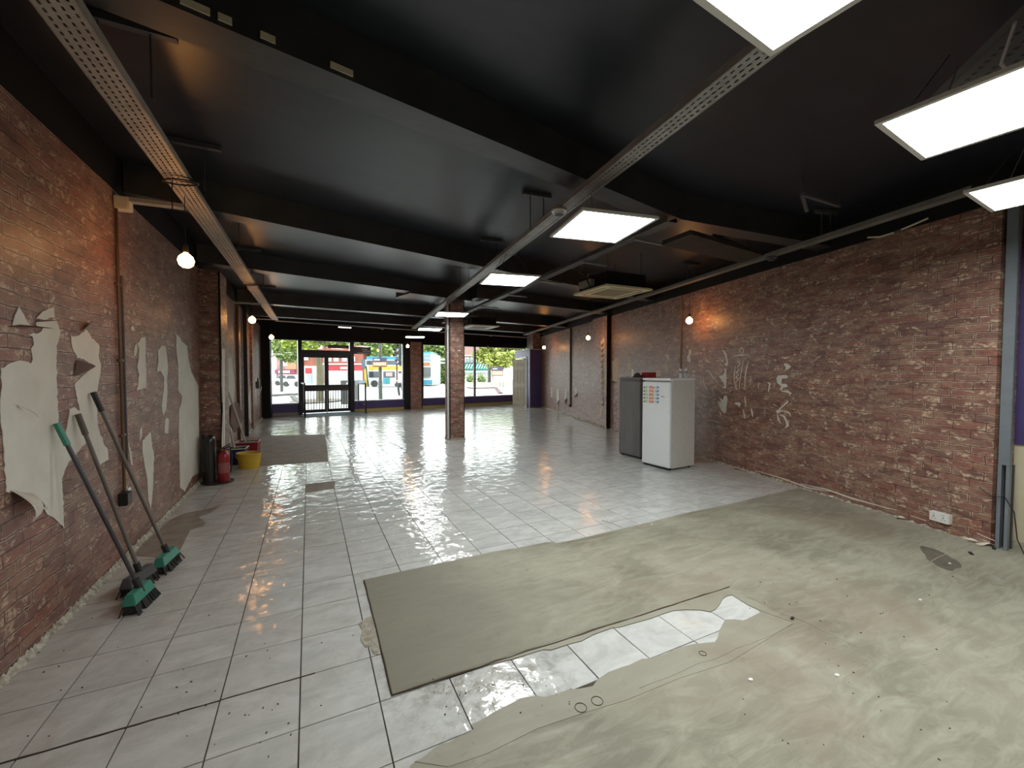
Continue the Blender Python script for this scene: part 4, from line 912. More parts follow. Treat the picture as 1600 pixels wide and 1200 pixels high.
vbox('cable_duct', Vector((XL+.03, 10.35, 0)), (.05, .05, 0), 0, 2.92, M_COPPER, 'brown vertical duct on the left wall behind the mops', 'duct')
vbox('cable_duct', Vector((XL+.05, 11.3, 0)), (.08, .05, 0), 0, 3.1, M_CABLE, 'black vertical duct on the left wall beyond the mops', 'duct')
p = rw(11.5, .025)
vbox('cable_duct', p, (.045, .05, -RANG), .38, 2.93, noisy('grey_brown_duct', (.10, .08, .07), (.14, .11, .09), 6), 'dark vertical duct on the right wall between two bulbs', 'duct')
tag(MB().box(rw(11.5, .04, .36), (.07, .09, .08), -RANG).build('switch_box', M_CABLE), 'small black box at the foot of the right wall duct', 'box')
p = rw(5.66, .012); vbox('edge_bead', p, (.022, .022, -RANG), .0, 2.9, noisy('tan_bead', (.22, .16, .12), (.28, .21, .16), 6), 'thin tan vertical bead on the right wall behind the white fridge', 'bead')
# double socket
sk = onr(1473, 808); t = thing('double_socket', (sk.x, sk.y, sk.z), -RANG, 'white double electrical socket low on the right wall', 'socket')
MB().box((-.02, 0, 0), (.045, .15, .086)).build('backbox', M_WHITE, t, world=False, bevel=.004)
MB().box((-.047, 0, 0), (.01, .147, .086)).build('face_plate', M_WHITE, t, world=False, bevel=.003)
for s in (-1, 1):
    m_ = MB(); m_.box((-.053, s*.037, .006), (.003, .006, .010)); m_.box((-.053, s*.037-.012, -.014), (.003, .008, .004)); m_.box((-.053, s*.037+.012, -.014), (.003, .008, .004)); m_.build('pin_slots', M_CABLE, t, world=False)
    MB().box((-.054, s*.037-s*.0, .030), (.006, .016, .013)).build('switch', mat('rocker_white', (.6, .6, .58), .3), t, world=False)
# holder with paper on the left wall by the front
t = thing('paper_holder', (XL+.06, 13.6, 1.1), 0, 'dark bracket holding a sheet of paper on the left wall near the shop front', 'holder')
MB().box((XL+.055, 13.6, 1.12), (.10, .14, .20)).build('bracket_body', M_STRUT, t, bevel=.01); MB().box((XL+.12, 13.6, .95), (.004, .12, .24), 0, 0, 0, .35).build('paper_sheet', M_WHITE, t)
MB().box((XL+.07, 13.6, 1.27), (.03, .05, .10)).build('hook', M_CABLE, t)

# ================================================================== FRIDGES
def fridge(name, corner, rz, w_, d_, h, lab, mf, ms, seam=True):
    t = thing(name, (corner.x, corner.y, 0), rz, lab, 'fridge')
    # local: front at x = 0 facing -x, width along +y, depth along +x
    MB().box((d_/2+.025, w_/2, h/2+.015), (d_-.05, w_, h-.03)).build('cabinet', ms, t, world=False, bevel=.006)
    MB().box((.02, w_/2, h/2-.01), (.055, w_-.004, h-.10)).build('door', mf, t, world=False, bevel=.010, smooth=True)
    MB().box((d_/2, w_/2, h-.016), (d_+.012, w_+.006, .034)).build('top_lid', mf, t, world=False, bevel=.006)
    MB().box((.03, w_/2, .03), (.03, w_-.03, .03)).build('kick_plate', M_CABLE, t, world=False)
    for x in (.06, d_-.06):
        for y in (.05, w_-.05): MB().lathe([(0, 0), (.018, 0), (.018, .03), (0, .03)], (x, y, 0), 10).build('foot', M_CABLE, t, world=False)
    return t
M_FW = noisy('white_enamel', (.76, .79, .81), (.79, .82, .83), 30, .35); M_FWS = noisy('offwhite_side', (.58, .57, .53), (.62, .61, .57), 14, .45)
cB = fl(1046, 736.5)
f1 = fridge('upright_fridge', cB, .06, .545, .57, 1.40, 'white upright fridge with a sheet of stickers on its door', M_FW, M_FWS)
cG = fl(1001.5, 718.5)
M_FG = noisy('brushed_grey_steel', (.15, .15, .15), (.21, .205, .20), 5, .35, 0, (1, 1, .3), metal=.3)
f2 = fridge('upright_fridge', Vector((5.06, 5.36, 0)), .05, .52, .56, 1.40, 'dark grey upright fridge behind the white one', M_FG, noisy('grey_side', (.12, .12, .12), (.15, .15, .15), 5, .5))
# sticker sheet: five rows of tiny labels
cols = [((.55, .66, .40), .05, .07), ((.75, .38, .25), .17, .09), ((.40, .55, .68), .28, .05)]
for r in range(5):
    z = 1.395-.14-r*.056
    for c, (cc, yy, ww) in enumerate(cols):
        MB().box((-.0085, .545-.02-yy-.0, z), (.002, ww, .044)).build('sticker', mat('sticker_%d' % c, cc, .5), f1, world=False)
    m_ = MB()
    for q in range(9):
        m_.box((-.0100, .545-.03-random.uniform(.06, .30), z+random.uniform(-.016, .016)), (.0016, random.uniform(.006, .014), random.uniform(.006, .012)))
    m_.lathe([(0, -.001), (.013, -.001), (.013, .001), (0, .001)], (0, 0, 0), 8) if False else None
    m_.box((-.0100, .545-.045, z-.006), (.0016, .026, .018)); m_.box((-.0100, .545-.325, z+.006), (.0016, .022, .020))
    m_.build('sticker_print', mat('sticker_ink', (.03, .07, .06), .5), f1, world=False)
m_ = MB(); m_.bar((-.0100, .545-.36, 1.125), (-.0100, .545-.45, 1.115), .002, .004); m_.bar((-.0100, .545-.40, 1.14), (-.0100, .545-.42, 1.115), .002, .004); m_.build('pen_mark', mat('sticker_ink'), f1, world=False)
MB().lathe([(0, 0), (.008, 0), (.006, .004), (0, .004)], (-.010, .04, .88), 10).build('door_catch', M_STRUT, f1, world=False)
MB().box((.27, -.002, .90), (.012, .004, .012)).build('side_screw', M_WHITE, f1, world=False)
MB().bar((-.012, .02, 1.352), (-.012, .50, 1.352), .016, .02).build('handle', mat('grip_grey', (.22, .22, .22), .3, .4), f2, world=False)
# things on top of the fridges
def onf(f, x, y, z=1.401):
    R = Matrix.Rotation(f.rotation_euler[2], 3, 'Z'); return f.location + R @ Vector((x, y, 0)) + Vector((0, 0, z))
p = onf(f2, .30, .11); t = thing('red_tub', p, .05, 'red rectangular tub on top of the dark grey fridge', 'tub')
m_ = MB(); hw, hd, hh, th = .095, .075, .085, .004
for sx, sy, lx, ly in ((0, 1, 2*hw, th), (0, -1, 2*hw, th), (1, 0, th, 2*hd), (-1, 0, th, 2*hd)): m_.box((sx*hd if False else sx*hw, sy*hd, hh/2), (lx, ly, hh))
m_.box((0, 0, .003), (2*hw, 2*hd, .006)); m_.build('tub_body', M_RED, t, world=False)
m_ = MB()
for sx, sy, lx, ly in ((0, 1, 2*hw+.02, .012), (0, -1, 2*hw+.02, .012), (1, 0, .012, 2*hd+.02), (-1, 0, .012, 2*hd+.02)): m_.box((sx*(hw+.003), sy*(hd+.003), hh), (lx, ly, .006))
m_.build('tub_rim', M_RED, t, world=False)
p = onf(f2, .13, .21); t = thing('cloth_heap', p, 0, 'dark crumpled cloth heap beside the red tub', 'cloth')
m_ = MB(); n = 14; vs = []
for i in range(n+1):
    for j in range(n+1):
        x, y = (i/n-.5)*.19, (j/n-.5)*.16; r = math.hypot(x/.095, y/.08)
        z = max(0, 1-r**2)*.065*(1+.5*math.sin(i*2.1+j)*math.cos(j*1.7)) + .002; vs.append((x, y, z))
m_.add(vs, [(i*(n+1)+j, (i+1)*(n+1)+j, (i+1)*(n+1)+j+1, i*(n+1)+j+1) for i in range(n) for j in range(n)]); m_.build('cloth_folds', mat('dark_cloth', (.035, .035, .03), .9), t, world=False, smooth=True)
p = onf(f2, .07, .27); t = thing('white_card', p, -.9, 'white card standing upright on the dark grey fridge', 'card')
MB().box((0, 0, .07), (.03, .006, .14), 0, 0, .02).build('card_sheet', mat('bright_card', (.8, .78, .72), .6), t, world=False)
MB().box((0, 0, .004), (.05, .04, .006)).build('card_foot', M_WHITE, t, world=False)
def glass_bottle(p, lab):
    t = thing('glass_bottle', p, 0, lab, 'bottle', 'clear bottles on the white fridge')
    MB().lathe([(0, 0), (.017, 0), (.019, .01), (.019, .09), (.015, .105), (.012, .112), (.012, .13), (0, .13)], n=12).build('bottle_body', mat('bottle_glass', (.85, .87, .85), .08, trans=.6), t, world=False, smooth=True)
    MB().lathe([(0, .128), (.015, .128), (.015, .145), (0, .145)], n=12).build('cap', M_WHITE, t, world=False)
    MB().lathe([(.0192, .082), (.0195, .083), (.0195, .098), (.0165, .102)], n=12).build('neck_label', mat('dark_collar', (.10, .11, .14), .4), t, world=False)
for k in range(4): glass_bottle(onf(f1, .30+k*.062, .07+(k % 2)*.03), 'clear white-capped bottle on the white fridge, ' + ['farthest left of the four', 'second from the left of the four', 'third from the left of the four', 'farthest right of the four'][k])

# ================================================================== BROOMS, MOPS, BUCKETS
def broom(top, foot, rz, lab, mh, mgrip, mcover, hl=.27):
    top, foot = Vector(top), Vector(foot)
    t = thing('broom', (foot.x, foot.y, 0), 0, lab, 'broom')
    base = foot+Vector((0, 0, .115)); d = (top-base).normalized()
    MB().tube([base, top], .012, 10).build('handle', mh, t)
    MB().tube([top-d*.13, top+d*.01], .0165, 10).build('grip', mgrip, t)
    MB().tube([base-d*.03, base+d*.07], .02, 10).build('socket', M_CABLE, t)
    R = Matrix.Rotation(rz, 3, 'Z'); vs = []
    tilt = Vector((d.x, d.y, 0))*.3
    def ring(l, w_, z, sh): return [foot + R @ Vector((sx*l/2, sy*w_/2, 0)) + Vector((0, 0, z)) + sh for sx, sy in ((-1, -1), (1, -1), (1, 1), (-1, 1))]
    q = [(0, 1, 5, 4), (1, 2, 6, 5), (2, 3, 7, 6), (3, 0, 4, 7), (0, 3, 2, 1), (4, 5, 6, 7)]
    MB().add(ring(hl*1.02, .075, .060, tilt*.03) + ring(hl*.86, .045, .125, tilt*.08), q).build('head_block', mcover, t, bevel=.004)
    m = MB(); m.add(ring(hl*1.0, .066, .012, tilt*-.06) + ring(hl*.98, .06, .062, tilt*.03), q)
    for k in range(54):
        u1, u2 = random.uniform(-.5, .5), random.choice((-.5, .5)) if k % 2 else random.uniform(-.5, .5)
        a_ = foot + R @ Vector((u1*hl, u2*.06, 0)) + Vector((0, 0, .06)); b_ = foot + R @ Vector((u1*hl*1.12, u2*.105, 0)) + Vector((0, 0, .002)) + tilt*-.06
        m.bar(a_, b_, .011, .007)
    o = m.build('bristles', mat('black_bristles', (.02, .02, .018), .8), t)
    return t
M_TEAL = mat('teal_plastic', (.04, .22, .16), .4); M_HG = mat('grey_handle', (.16, .14, .125), .35, .3); M_HD = mat('dark_handle', (.06, .06, .07), .35, .2)
broom((-1.33, 3.35, 1.20), (-1.00, 3.42, 0), 1.42, 'broom with a dark handle, teal tip and teal head, nearest of the three', M_HD, M_TEAL, M_TEAL, .24)
broom((-1.33, 3.60, 1.23), (-1.08, 3.70, 0), 1.3, 'broom with a plain brown-grey handle, middle of the three', M_HG, mat('brown_grip', (.09, .075, .06), .5), M_STRUT)
broom((-1.33, 3.82, 1.36), (-1.00, 4.00, 0), 1.45, 'broom with a grey handle and black grip, farthest of the three', M_HG, M_CABLE, M_TEAL)

def oval_bucket(x, y, rz, r, h, lab, m):
    t = thing('bucket', (x, y, 0), rz, lab, 'bucket')
    MB().lathe([(0, .002), (r*.82, .002), (r, h), (r*.965, h), (r*.80, .012), (0, .012)], n=28, sx=1.15, sy=.85).build('bucket_body', m, t, world=False, smooth=True)
    pts = [(r*1.18*math.cos(a), r*.88*math.sin(a), h+.004) for a in [2*PI*k/28 for k in range(29)]]
    MB().tube(pts, .006, 6).build('rim', mat('pale_rim', (.62, .50, .22), .5), t, world=False)
    pts = [(r*1.18*math.cos(a), -r*.9*math.sin(a)-.01, h-.075*math.sin(a)) for a in [PI*k/12 for k in range(13)]]
    MB().tube(pts, .004, 6).build('handle', mat('ochre_handle', (.58, .40, .15), .5), t, world=False)
    return t
yb = fl(386, 733); oval_bucket(yb.x+.02, yb.y+.10, -.45, .155, .23, 'yellow oval bucket in front of the blue and red ones', mat('yellow_plastic', (.64, .43, .03), .45))
def box_bucket(x, y, rz, lx, ly, h, lab, m):
    t = thing('mop_bucket', (x, y, 0), rz, lab, 'bucket')
    m_ = MB(); th = .008
    lo = [(-lx*.42, -ly*.42), (lx*.42, -ly*.42), (lx*.42, ly*.42), (-lx*.42, ly*.42)]; hi = [(-lx/2, -ly/2), (lx/2, -ly/2), (lx/2, ly/2), (-lx/2, ly/2)]
    vo = [(a, b, .002) for a, b in lo] + [(a, b, h) for a, b in hi] + [(a*.93, b*.93, h) for a, b in hi] + [(a*.93, b*.93, .02) for a, b in lo]
    m_.add(vo, [(0, 3, 2, 1)] + [(i, (i+1) % 4, 4+(i+1) % 4, 4+i) for i in range(4)] + [(4+i, 4+(i+1) % 4, 8+(i+1) % 4, 8+i) for i in range(4)] + [(8+i, 8+(i+1) % 4, 12+(i+1) % 4, 12+i) for i in range(4)] + [(12, 13, 14, 15)])
    m_.build('bucket_body', m, t, world=False, bevel=.01)
    m_ = MB(); R = [(-lx/2, -ly/2, h), (lx/2, -ly/2, h), (lx/2, ly/2, h), (-lx/2, ly/2, h), (-lx/2, -ly/2, h)]
    m_.tube(R, .009, 6); m_.build('rim', mat('grey_white_rim', (.55, .55, .52), .5), t, world=False)
    m_ = MB(); m_.lathe([(0, h-.06), (lx*.36, h-.06), (lx*.30, h-.01), (lx*.18, h+.0), (0, h+.005)], n=12); m_.build('mop_wringer', mat('dark_green_plastic', (.05, .06, .035), .7), t, world=False)
    return t
box_bucket(-1.10, 8.02, -.1, .34, .26, .26, 'dark blue rectangular mop bucket behind the yellow one', mat('navy_plastic', (.018, .03, .12), .45))
box_bucket(-.98, 8.62, -.1, .34, .26, .27, 'red rectangular mop bucket farthest from the camera', mat('crimson_plastic', (.28, .02, .03), .45))
for k, (a, b, lab) in enumerate((((-1.31, 8.15, 1.28), (-1.08, 8.02, .10), 'mop with a pale handle standing in the blue bucket'), ((-1.31, 8.70, 1.30), (-.98, 8.60, .10), 'mop with a pale handle standing in the red bucket'))):
    t = thing('mop', b, 0, lab, 'mop')
    MB().tube([b, a], .016, 8).build('handle', mat('grey_beige_handle', (.42, .38, .32), .4), t)
    m_ = MB()
    for q in range(16):
        an = q*PI/8; m_.tube([Vector(b)+Vector((0, 0, .05)), Vector(b)+Vector((.05*math.cos(an), .05*math.sin(an), .0)), Vector(b)+Vector((.07*math.cos(an), .07*math.sin(an), -.06))], .008, 5)
    m_.build('mop_head', mat('grimy_cotton', (.12, .11, .09), .9), t)
t = thing('wooden_board', (XL+.1, 9.3, .3), 0, 'dark brown board leaning on the left wall behind the mops', 'board')
MB().prism([onx(361, 633, XL+.03), onx(371, 629, XL+.03), onx(379.5, 652, XL+.10), onx(378, 657, XL+.12), onx(366, 676, XL+.16), onx(358.5, 662, XL+.12)], (.012, 0, 0)).build('board_sheet', noisy('dark_brown_wood', (.09, .045, .03), (.13, .07, .045), 4, .75, spec=.2), t, tri=True)

# extinguisher and its stand
bx, by = -1.13, 6.80
t = thing('extinguisher_stand', (bx, by, 0), 0, 'black round-based stand with a tall curved back beside the pilaster', 'stand')
MB().lathe([(0, 0), (.185, 0), (.185, .012), (.17, .018), (0, .018)], n=28).build('base_plate', mat('brown_black_base', (.035, .025, .02), .35), t, world=False, smooth=True)
m_ = MB(); vs = []; n = 12
for k in range(n+1):
    a = PI*.55+PI*.95*k/n-PI*.1; hgt = .50+.16*math.sin(PI*k/n)**.5
    x, y = -.085+.095*math.cos(a), .02+.095*math.sin(a)
    vs += [(x, y, .015), (x, y, hgt), (x*1.0-.006*math.cos(a), y-.006*math.sin(a), hgt), (x-.006*math.cos(a), y-.006*math.sin(a), .015)]
fs = []
for k in range(n):
    for q in range(4): fs.append((4*k+q, 4*k+4+q, 4*k+4+(q+1) % 4, 4*k+(q+1) % 4))
m_.add(vs, fs); m_.build('curved_back', mat('black_gloss', (.02, .018, .018), .18), t, world=False, smooth=True)
MB().lathe([(0, .015), (.075, .015), (.075, .56), (.06, .63), (.03, .655), (0, .66)], (-.09, -.015, 0), 20).build('bin_body', MATS['black_gloss'], t, world=False, smooth=True)
t = thing('fire_extinguisher', (bx+.075, by-.055, .019), .3, 'red fire extinguisher standing on the black round base', 'fire extinguisher')
MB().lathe([(0, 0), (.062, 0), (.068, .01), (.068, .33), (.055, .375), (.03, .40), (.018, .41), (.018, .43), (0, .43)], n=20).build('cylinder', M_RED, t, world=False, smooth=True)
MB().lathe([(.0685, .12), (.0690, .12), (.0690, .26), (.0685, .26)], n=20).build('instruction_label', mat('faded_label', (.30, .09, .085), .5), t, world=False)
m_ = MB(); m_.box((.02, 0, .45), (.12, .02, .015), 0, 0, 0, -.25); m_.box((.025, 0, .475), (.11, .02, .012), 0, 0, 0, -.45); m_.box((0, 0, .435), (.03, .03, .04)); m_.build('valve_lever', M_CABLE, t, world=False)
MB().tube([(.02, .01, .43), (.08, .02, .42), (.10, .02, .32), (.085, .02, .15), (.075, .02, .10)], .009, 8).build('hose', M_CABLE, t, world=False)
MB().lathe([(0, 0), (.014, 0), (.014, .006), (0, .006)], (-.02, -.02, .43), 10).build('gauge', mat('brass'), t, world=False)

# ================================================================== DOOR MAT AND SECURITY LOOPS
mt_ = F2([(480, 652), (572, 646.5), (552, 643), (472, 647)])
o = flat(mt_, .013, .011).build('door_mat', noisy('blue_grey_mat', (.13, .19, .22), (.17, .235, .265), 60, .9, .3)); tag(o, 'blue-grey door mat inside the double door', 'mat')
def loop(p, q, h, lab):
    t = thing('security_gate', (*p.xy, 0), 0, lab, 'security gate')
    for c in (p, q):
        MB().tube([(c.x, c.y, .01), (c.x, c.y, h-.02)], .03, 8).build('post', M_FRAME, t)
        MB().lathe([(0, 0), (.07, 0), (.07, .02), (.03, .03), (0, .03)], (c.x, c.y, 0), 12).build('foot', M_FRAME, t)
    MB().bar((p.x, p.y, h), (q.x, q.y, h), .045, .045).build('top_bar', M_FRAME, t)
    MB().bar((p.x, p.y, .27), (q.x, q.y, .27), .02, .03).build('lower_bar', M_FRAME, t)
loop(fl(476.5, 652), fl(471, 648), 1.10, 'black security loop seen edge-on left of the double door')
loop(fl(571.5, 645.5), fl(560.5, 643), 1.06, 'black open security loop right of the double door')

# ================================================================== STREET
def gz(D): return -.0 - max(0, .0085*(D-14))
FH = Vector((FX.x, FX.y, 0)).normalized()
def E3(px, D, z): return RX*((px-800)/FPX*D) + FH*D + Vector((0, 0, z))
def zz(py, D): return H + (579.5-py)/FPX*D
ground = MB(); vs = []; fs = []
Ds = [12.5, 16, 20, 26, 34, 45, 60, 80, 130]; pxs = [-400, 100, 400, 700, 1000, 1500, 2100]
for D in Ds:
    for p_ in pxs: vs.append(E3(p_, D, gz(D)-.03))
for i in range(len(Ds)-1):
    for j in range(len(pxs)-1):
        k = i*len(pxs)+j; fs.append((k, k+1, k+1+len(pxs), k+len(pxs)))
def clip_inside(v):
    lim = wy(v.x)+.13
    return Vector((v.x, max(v.y, lim), v.z)) if v.y < lim and -3 < v.x < 12 else v
struct('street_ground', ground.add([clip_inside(v) for v in vs], fs), noisy('pale_paving', (.30, .30, .29), (.38, .37, .36), .6, .8))
def ething(name, px, D, lab, cat, group=None, z=None): 
    p = E3(px, D, gz(D) if z is None else z); return thing(name, p, -YAW, lab, cat, group)
def ebox(mb, p0, p1, q0, q1, D, dep, mi=0):
    """box whose face fills px p0..p1, py q0(top)..q1(bottom) at distance D, going dep metres back"""
    a, b = E3(p0, D, 0), E3(p1, D, 0); z0, z1 = zz(q1, D), zz(q0, D); k = FH*dep
    mb.prism([Vector((a.x, a.y, z0)), Vector((b.x, b.y, z0)), Vector((b.x+k.x, b.y+k.y, z0)), Vector((a.x+k.x, a.y+k.y, z0))], (0, 0, z1-z0), mi)
def epart(name, m, t, boxes, kind=None):
    mb = MB()
    for b in boxes: ebox(mb, *b)
    return mb.build(name, m, t, kind=kind)
M_REDB = noisy('red_brick_facade', (.17, .045, .03), (.22, .07, .045), .8, .8); M_PINK = noisy('pink_brick_facade', (.22, .12, .11), (.28, .17, .15), .8, .8)
M_STONE = mat('white_stone', (.5, .5, .48), .7); M_SHOPG = mat('pale_shop_glass', (.30, .42, .42), .2); M_DG = mat('dark_glass', (.025, .03, .04), .15)
M_REDF = mat('red_fascia', (.26, .008, .014), .5); M_RASP = mat('raspberry_fascia', (.18, .02, .055), .5)
M_TEALS = mat('teal_sheet', (.012, .17, .14), .5); M_BLUEP = mat('bus_blue', (.02, .16, .24), .3); M_WHITEP = mat('bus_white', (.36, .38, .38), .3); M_YEL = mat('bus_yellow', (.34, .24, .02), .4)
# shops across the street
def glyphs(t, p0, p1, q0, q1, D, m=None):
    mb = MB(); x = p0
    while x < p1-.4:
        w_ = random.uniform(.7, 1.3); ebox(mb, x, min(x+w_, p1), q0+random.uniform(0, .4), q1-random.uniform(0, .2), D-.08, .05); x += w_+.45
    return mb.build('sign_lettering', m or M_STONE, t, kind='stuff')
b1 = ething('shop_building', 530, 64, 'red brick shop across the street with a long red fascia, behind the double door', 'building')
epart('brick_wall', M_REDB, b1, [(504, 568, 540, 599, 64, 9)])
epart('fascia', M_REDF, b1, [(509, 566, 570, 579.5, 63.9, .3)]); glyphs(b1, 532, 545, 573, 577, 63.9)
epart('shopfront', M_STONE, b1, [(509, 566, 579.5, 599, 63.8, .2)])
for x in (511, 516, 520.5, 526, 534, 545, 555): epart('shop_window', M_SHOPG if x > 530 else M_STONE, b1, [(x, x+(8 if x > 530 else 3.6), 582, 597, 63.7, .1)])
for x in (511, 522, 535, 548): epart('window', M_STONE, b1, [(x, x+7, 558, 565, 63.9, .15)])
epart('roof_edge', M_STONE, b1, [(503, 569, 568, 570, 63.7, .4)])
b2 = ething('shop_building', 480, 66, 'red and white shop with a small square red sign, left door leaf', 'building')
epart('brick_wall', M_REDB, b2, [(466, 503, 545, 572, 66, 9)]); epart('shopfront', M_STONE, b2, [(466, 503, 572, 601, 66, 9)])
epart('fascia', M_REDF, b2, [(477, 486.5, 575, 583.5, 65.8, .2)]); epart('shop_window', mat('aqua_glass', (.22, .45, .45), .2), b2, [(478, 487, 585, 599, 65.8, .1)]); epart('window', M_STONE, b2, [(475, 482, 556, 563, 65.8, .1)])
b3 = ething('shop_building', 445, 70, 'tall terrace shop with a raspberry fascia, seen through the leftmost window', 'building')
epart('brick_wall', M_PINK, b3, [(432, 463, 548, 605, 70, 9)]); epart('fascia', M_RASP, b3, [(429, 461, 577, 584.5, 69.8, .3)]); glyphs(b3, 435, 453, 578.7, 583, 69.8)
epart('awning', mat('grey_awning', (.34, .36, .34), .7), b3, [(440, 456, 585, 589.5, 69.5, .6)]); epart('shop_window', mat('dim_shop', (.22, .15, .13), .4), b3, [(440, 456, 591, 595, 69.6, .2)])
epart('brick_panel', mat('orange_brick', (.40, .17, .10), .8), b3, [(446, 463, 560, 577, 69.7, .2)]); epart('window', M_STONE, b3, [(443, 449, 566, 572, 69.6, .1)])
b4 = ething('shop_building', 745, 75, 'pink brick building with white windows and a green striped awning', 'building')
epart('brick_wall', M_PINK, b4, [(715, 768, 535, 600, 75, 9)])
for x in (726.5, 735, 744, 752.5): 
    f_ = epart('window', M_STONE, b4, [(x, x+7, 558.5, 566.5, 74.8, .2)]); epart('pane', mat('slate_pane', (.20, .24, .26), .3), f_, [(x+1, x+6, 560, 565.5, 74.7, .1)])
epart('cornice', M_STONE, b4, [(724, 764, 555, 556.5, 74.6, .4)])
aw = epart('awning', M_TEALS, b4, [(724, 764, 568, 578, 74, 1)])
mb = MB()
for k in range(9):
    x = 726+k*4.2; a = [E3(x, 73.9, zz(576, 73.9)), E3(x+1.7, 73.9, zz(576, 73.9)), E3(x+5.2, 73.9, zz(569, 73.9)), E3(x+3.5, 73.9, zz(569, 73.9))]
    mb.prism(a, FH*.05)
mb.build('awning_stripes', M_STONE, aw, kind='stuff')
epart('awning_valance', mat('pale_green_valance', (.35, .55, .48), .6), b4, [(724, 768, 579, 582.5, 73.8, .2)]); epart('shopfront', M_STONE, b4, [(724, 768, 583, 600, 74.4, .3)])
b5 = ething('far_building', 690, 88, 'plain brown-pink building end glimpsed left of the column', 'building'); epart('brick_wall', M_PINK, b5, [(676, 712, 578, 600, 88, 8)]); epart('window', M_DG, b5, [(690, 694, 583, 590, 87.8, .2)])
# bunting
bn = ething('bunting', 690, 40, 'two strings of white triangular bunting across the trees', 'bunting', z=zz(562, 40))
for k in range(22):
    x = 674+k*1.35
    for yy in (561, 566):
        mb = MB(); a = [E3(x, 40, zz(yy, 40)), E3(x+1.15, 40, zz(yy, 40)), E3(x+.57, 40, zz(yy+3, 40))]; mb.prism(a, FH*.02); mb.build('pennant', M_STONE, bn)
for q in (561, 566): MB().tube([E3(664, 40, zz(q-1.2, 40)), E3(688, 40, zz(q+.2, 40)), E3(716, 40, zz(q-.4, 40))], .012, 4).build('string', M_STONE, bn)
# trees
def leafmat(name, c1, c2):
    m = mat(name, c1, .6); n = NT(m); r = n.noise(n.pos(), 2.2, 3).outputs[0]; n.col(n.mix(n.ramp(r, [(.35, 0.), (.65, 1.)]), c1, c2)); return m
M_L1 = leafmat('bright_leaves', (.16, .22, .025), (.30, .36, .06)); M_L2 = leafmat('green_leaves', (.09, .14, .03), (.20, .26, .08)); M_L3 = leafmat('yellow_leaves', (.22, .26, .04), (.36, .38, .10))
M_BARK = noisy('pale_bark', (.075, .065, .035), (.12, .105, .06), 6, .9); M_BARKD = mat('dark_bark', (.045, .045, .04), .9)
def tree(px, D, pxw, q0, q1, base, lab, ml, nl, tw, bark, group='street trees', leaf=.10, trunkpx=None):
    t = ething('tree', px, D, lab, 'tree', group); tp = trunkpx or px
    ztop, zbot = zz(q0, D), zz(q1, D); zb = gz(D) if base is None else zz(base, D)
    c = E3(px, D, (ztop+zbot)/2); c0 = E3(tp, D, 0)
    MB().tube([(c0.x, c0.y, zb), (c0.x, c0.y, zb+(c.z-zb)*.55), (c.x, c.y, c.z)], [tw*1.15, tw, tw*.5], 8).build('trunk', bark, t)
    rx_, rz_ = pxw/2/FPX*D, (ztop-zbot)/2; mb = MB()
    blobs = [(random.uniform(-.85, .85), random.gauss(0, .45), random.uniform(-.75, .75), random.uniform(.28, .42)) for _ in range(22)]; nl = int(nl*1.7)
    for k in range(nl):
        bxx, byy, bzz, br = random.choice(blobs); u_ = Vector((random.gauss(0, 1), random.gauss(0, 1), random.gauss(0, 1))).normalized()*random.uniform(.6, 1.05)*br
        x, y, z = max(-1, min(1, bxx+u_.x)), max(-1, min(1, byy+u_.y)), max(-1, min(1, bzz+u_.z))
        p = c + RX*x*rx_ + FH*y*rx_*.6 + Vector((0, 0, z*rz_)); s = leaf*D/20*random.uniform(.6, 1.4)
        a = Vector((random.gauss(0, 1), random.gauss(0, 1), random.gauss(0, 1))).normalized(); b = a.orthogonal().normalized()
        mb.add([p-a*s-b*s*.5, p+a*s-b*s*.5, p+a*s*.6+b*s*.5, p-a*s*.6+b*s*.5], [(0, 1, 2, 3)])
    mb.build('foliage', ml, t); return t
tree(490, 21, 84, 505, 546, 630, 'street tree with a thick pale trunk seen through the left door leaf', M_L1, 1900, .16, M_BARK, leaf=.09, trunkpx=500)
tree(440, 34, 70, 505, 566, 612, 'leafy tree over the raspberry shop front, seen through the leftmost window', M_L2, 1700, .10, M_BARKD)
tree(600, 68, 110, 508, 572, None, 'broad green tree above the yellow bus, right of the door', M_L2, 2600, .2, M_BARKD)
tree(686, 62, 76, 522, 598, None, 'bushy tree with dark trunks between the blue bus and the column', M_L2, 2600, .22, M_BARKD)
tree(788, 52, 130, 505, 574, 600, 'large yellow-green tree behind the signboard at right', M_L3, 3200, .15, M_BARKD, trunkpx=765)
tree(655, 80, 60, 522, 560, None, 'distant tree crown right behind the blue bus roof', M_L1, 900, .2, M_BARKD)
# buses
def wheel(t, px, py, r, D, name='wheel'):
    c = E3(px, D, zz(py, D)); mb = MB(); mb.tube([c-FH*.1, c+FH*.15], r, 16); return mb.build(name, M_CABLE, t)
bs = ething('double_decker_bus', 603, 47, 'white and yellow double-decker bus with a pale blue roof, side on', 'bus')
epart('body', M_WHITEP, bs, [(571, 645, 562, 602.5, 47, 2.4)]); epart('roof', M_BLUEP, bs, [(573, 645, 557, 562, 47, 2.4)])
epart('upper_window_band', mat('bus_glass', (.05, .055, .07), .2), bs, [(572.5, 642, 563.5, 570, 46.96, .05)]); epart('yellow_panel', M_YEL, bs, [(576, 628, 571.5, 578, 46.95, .05)])
for x0, x1 in ((576, 592), (599, 617)): epart('window', M_DG, bs, [(x0, x1, 580.5, 590, 46.95, .05)])
epart('advert', mat('red_white_advert', (.5, .2, .2), .5), bs, [(603, 613, 582, 588, 46.92, .05)])
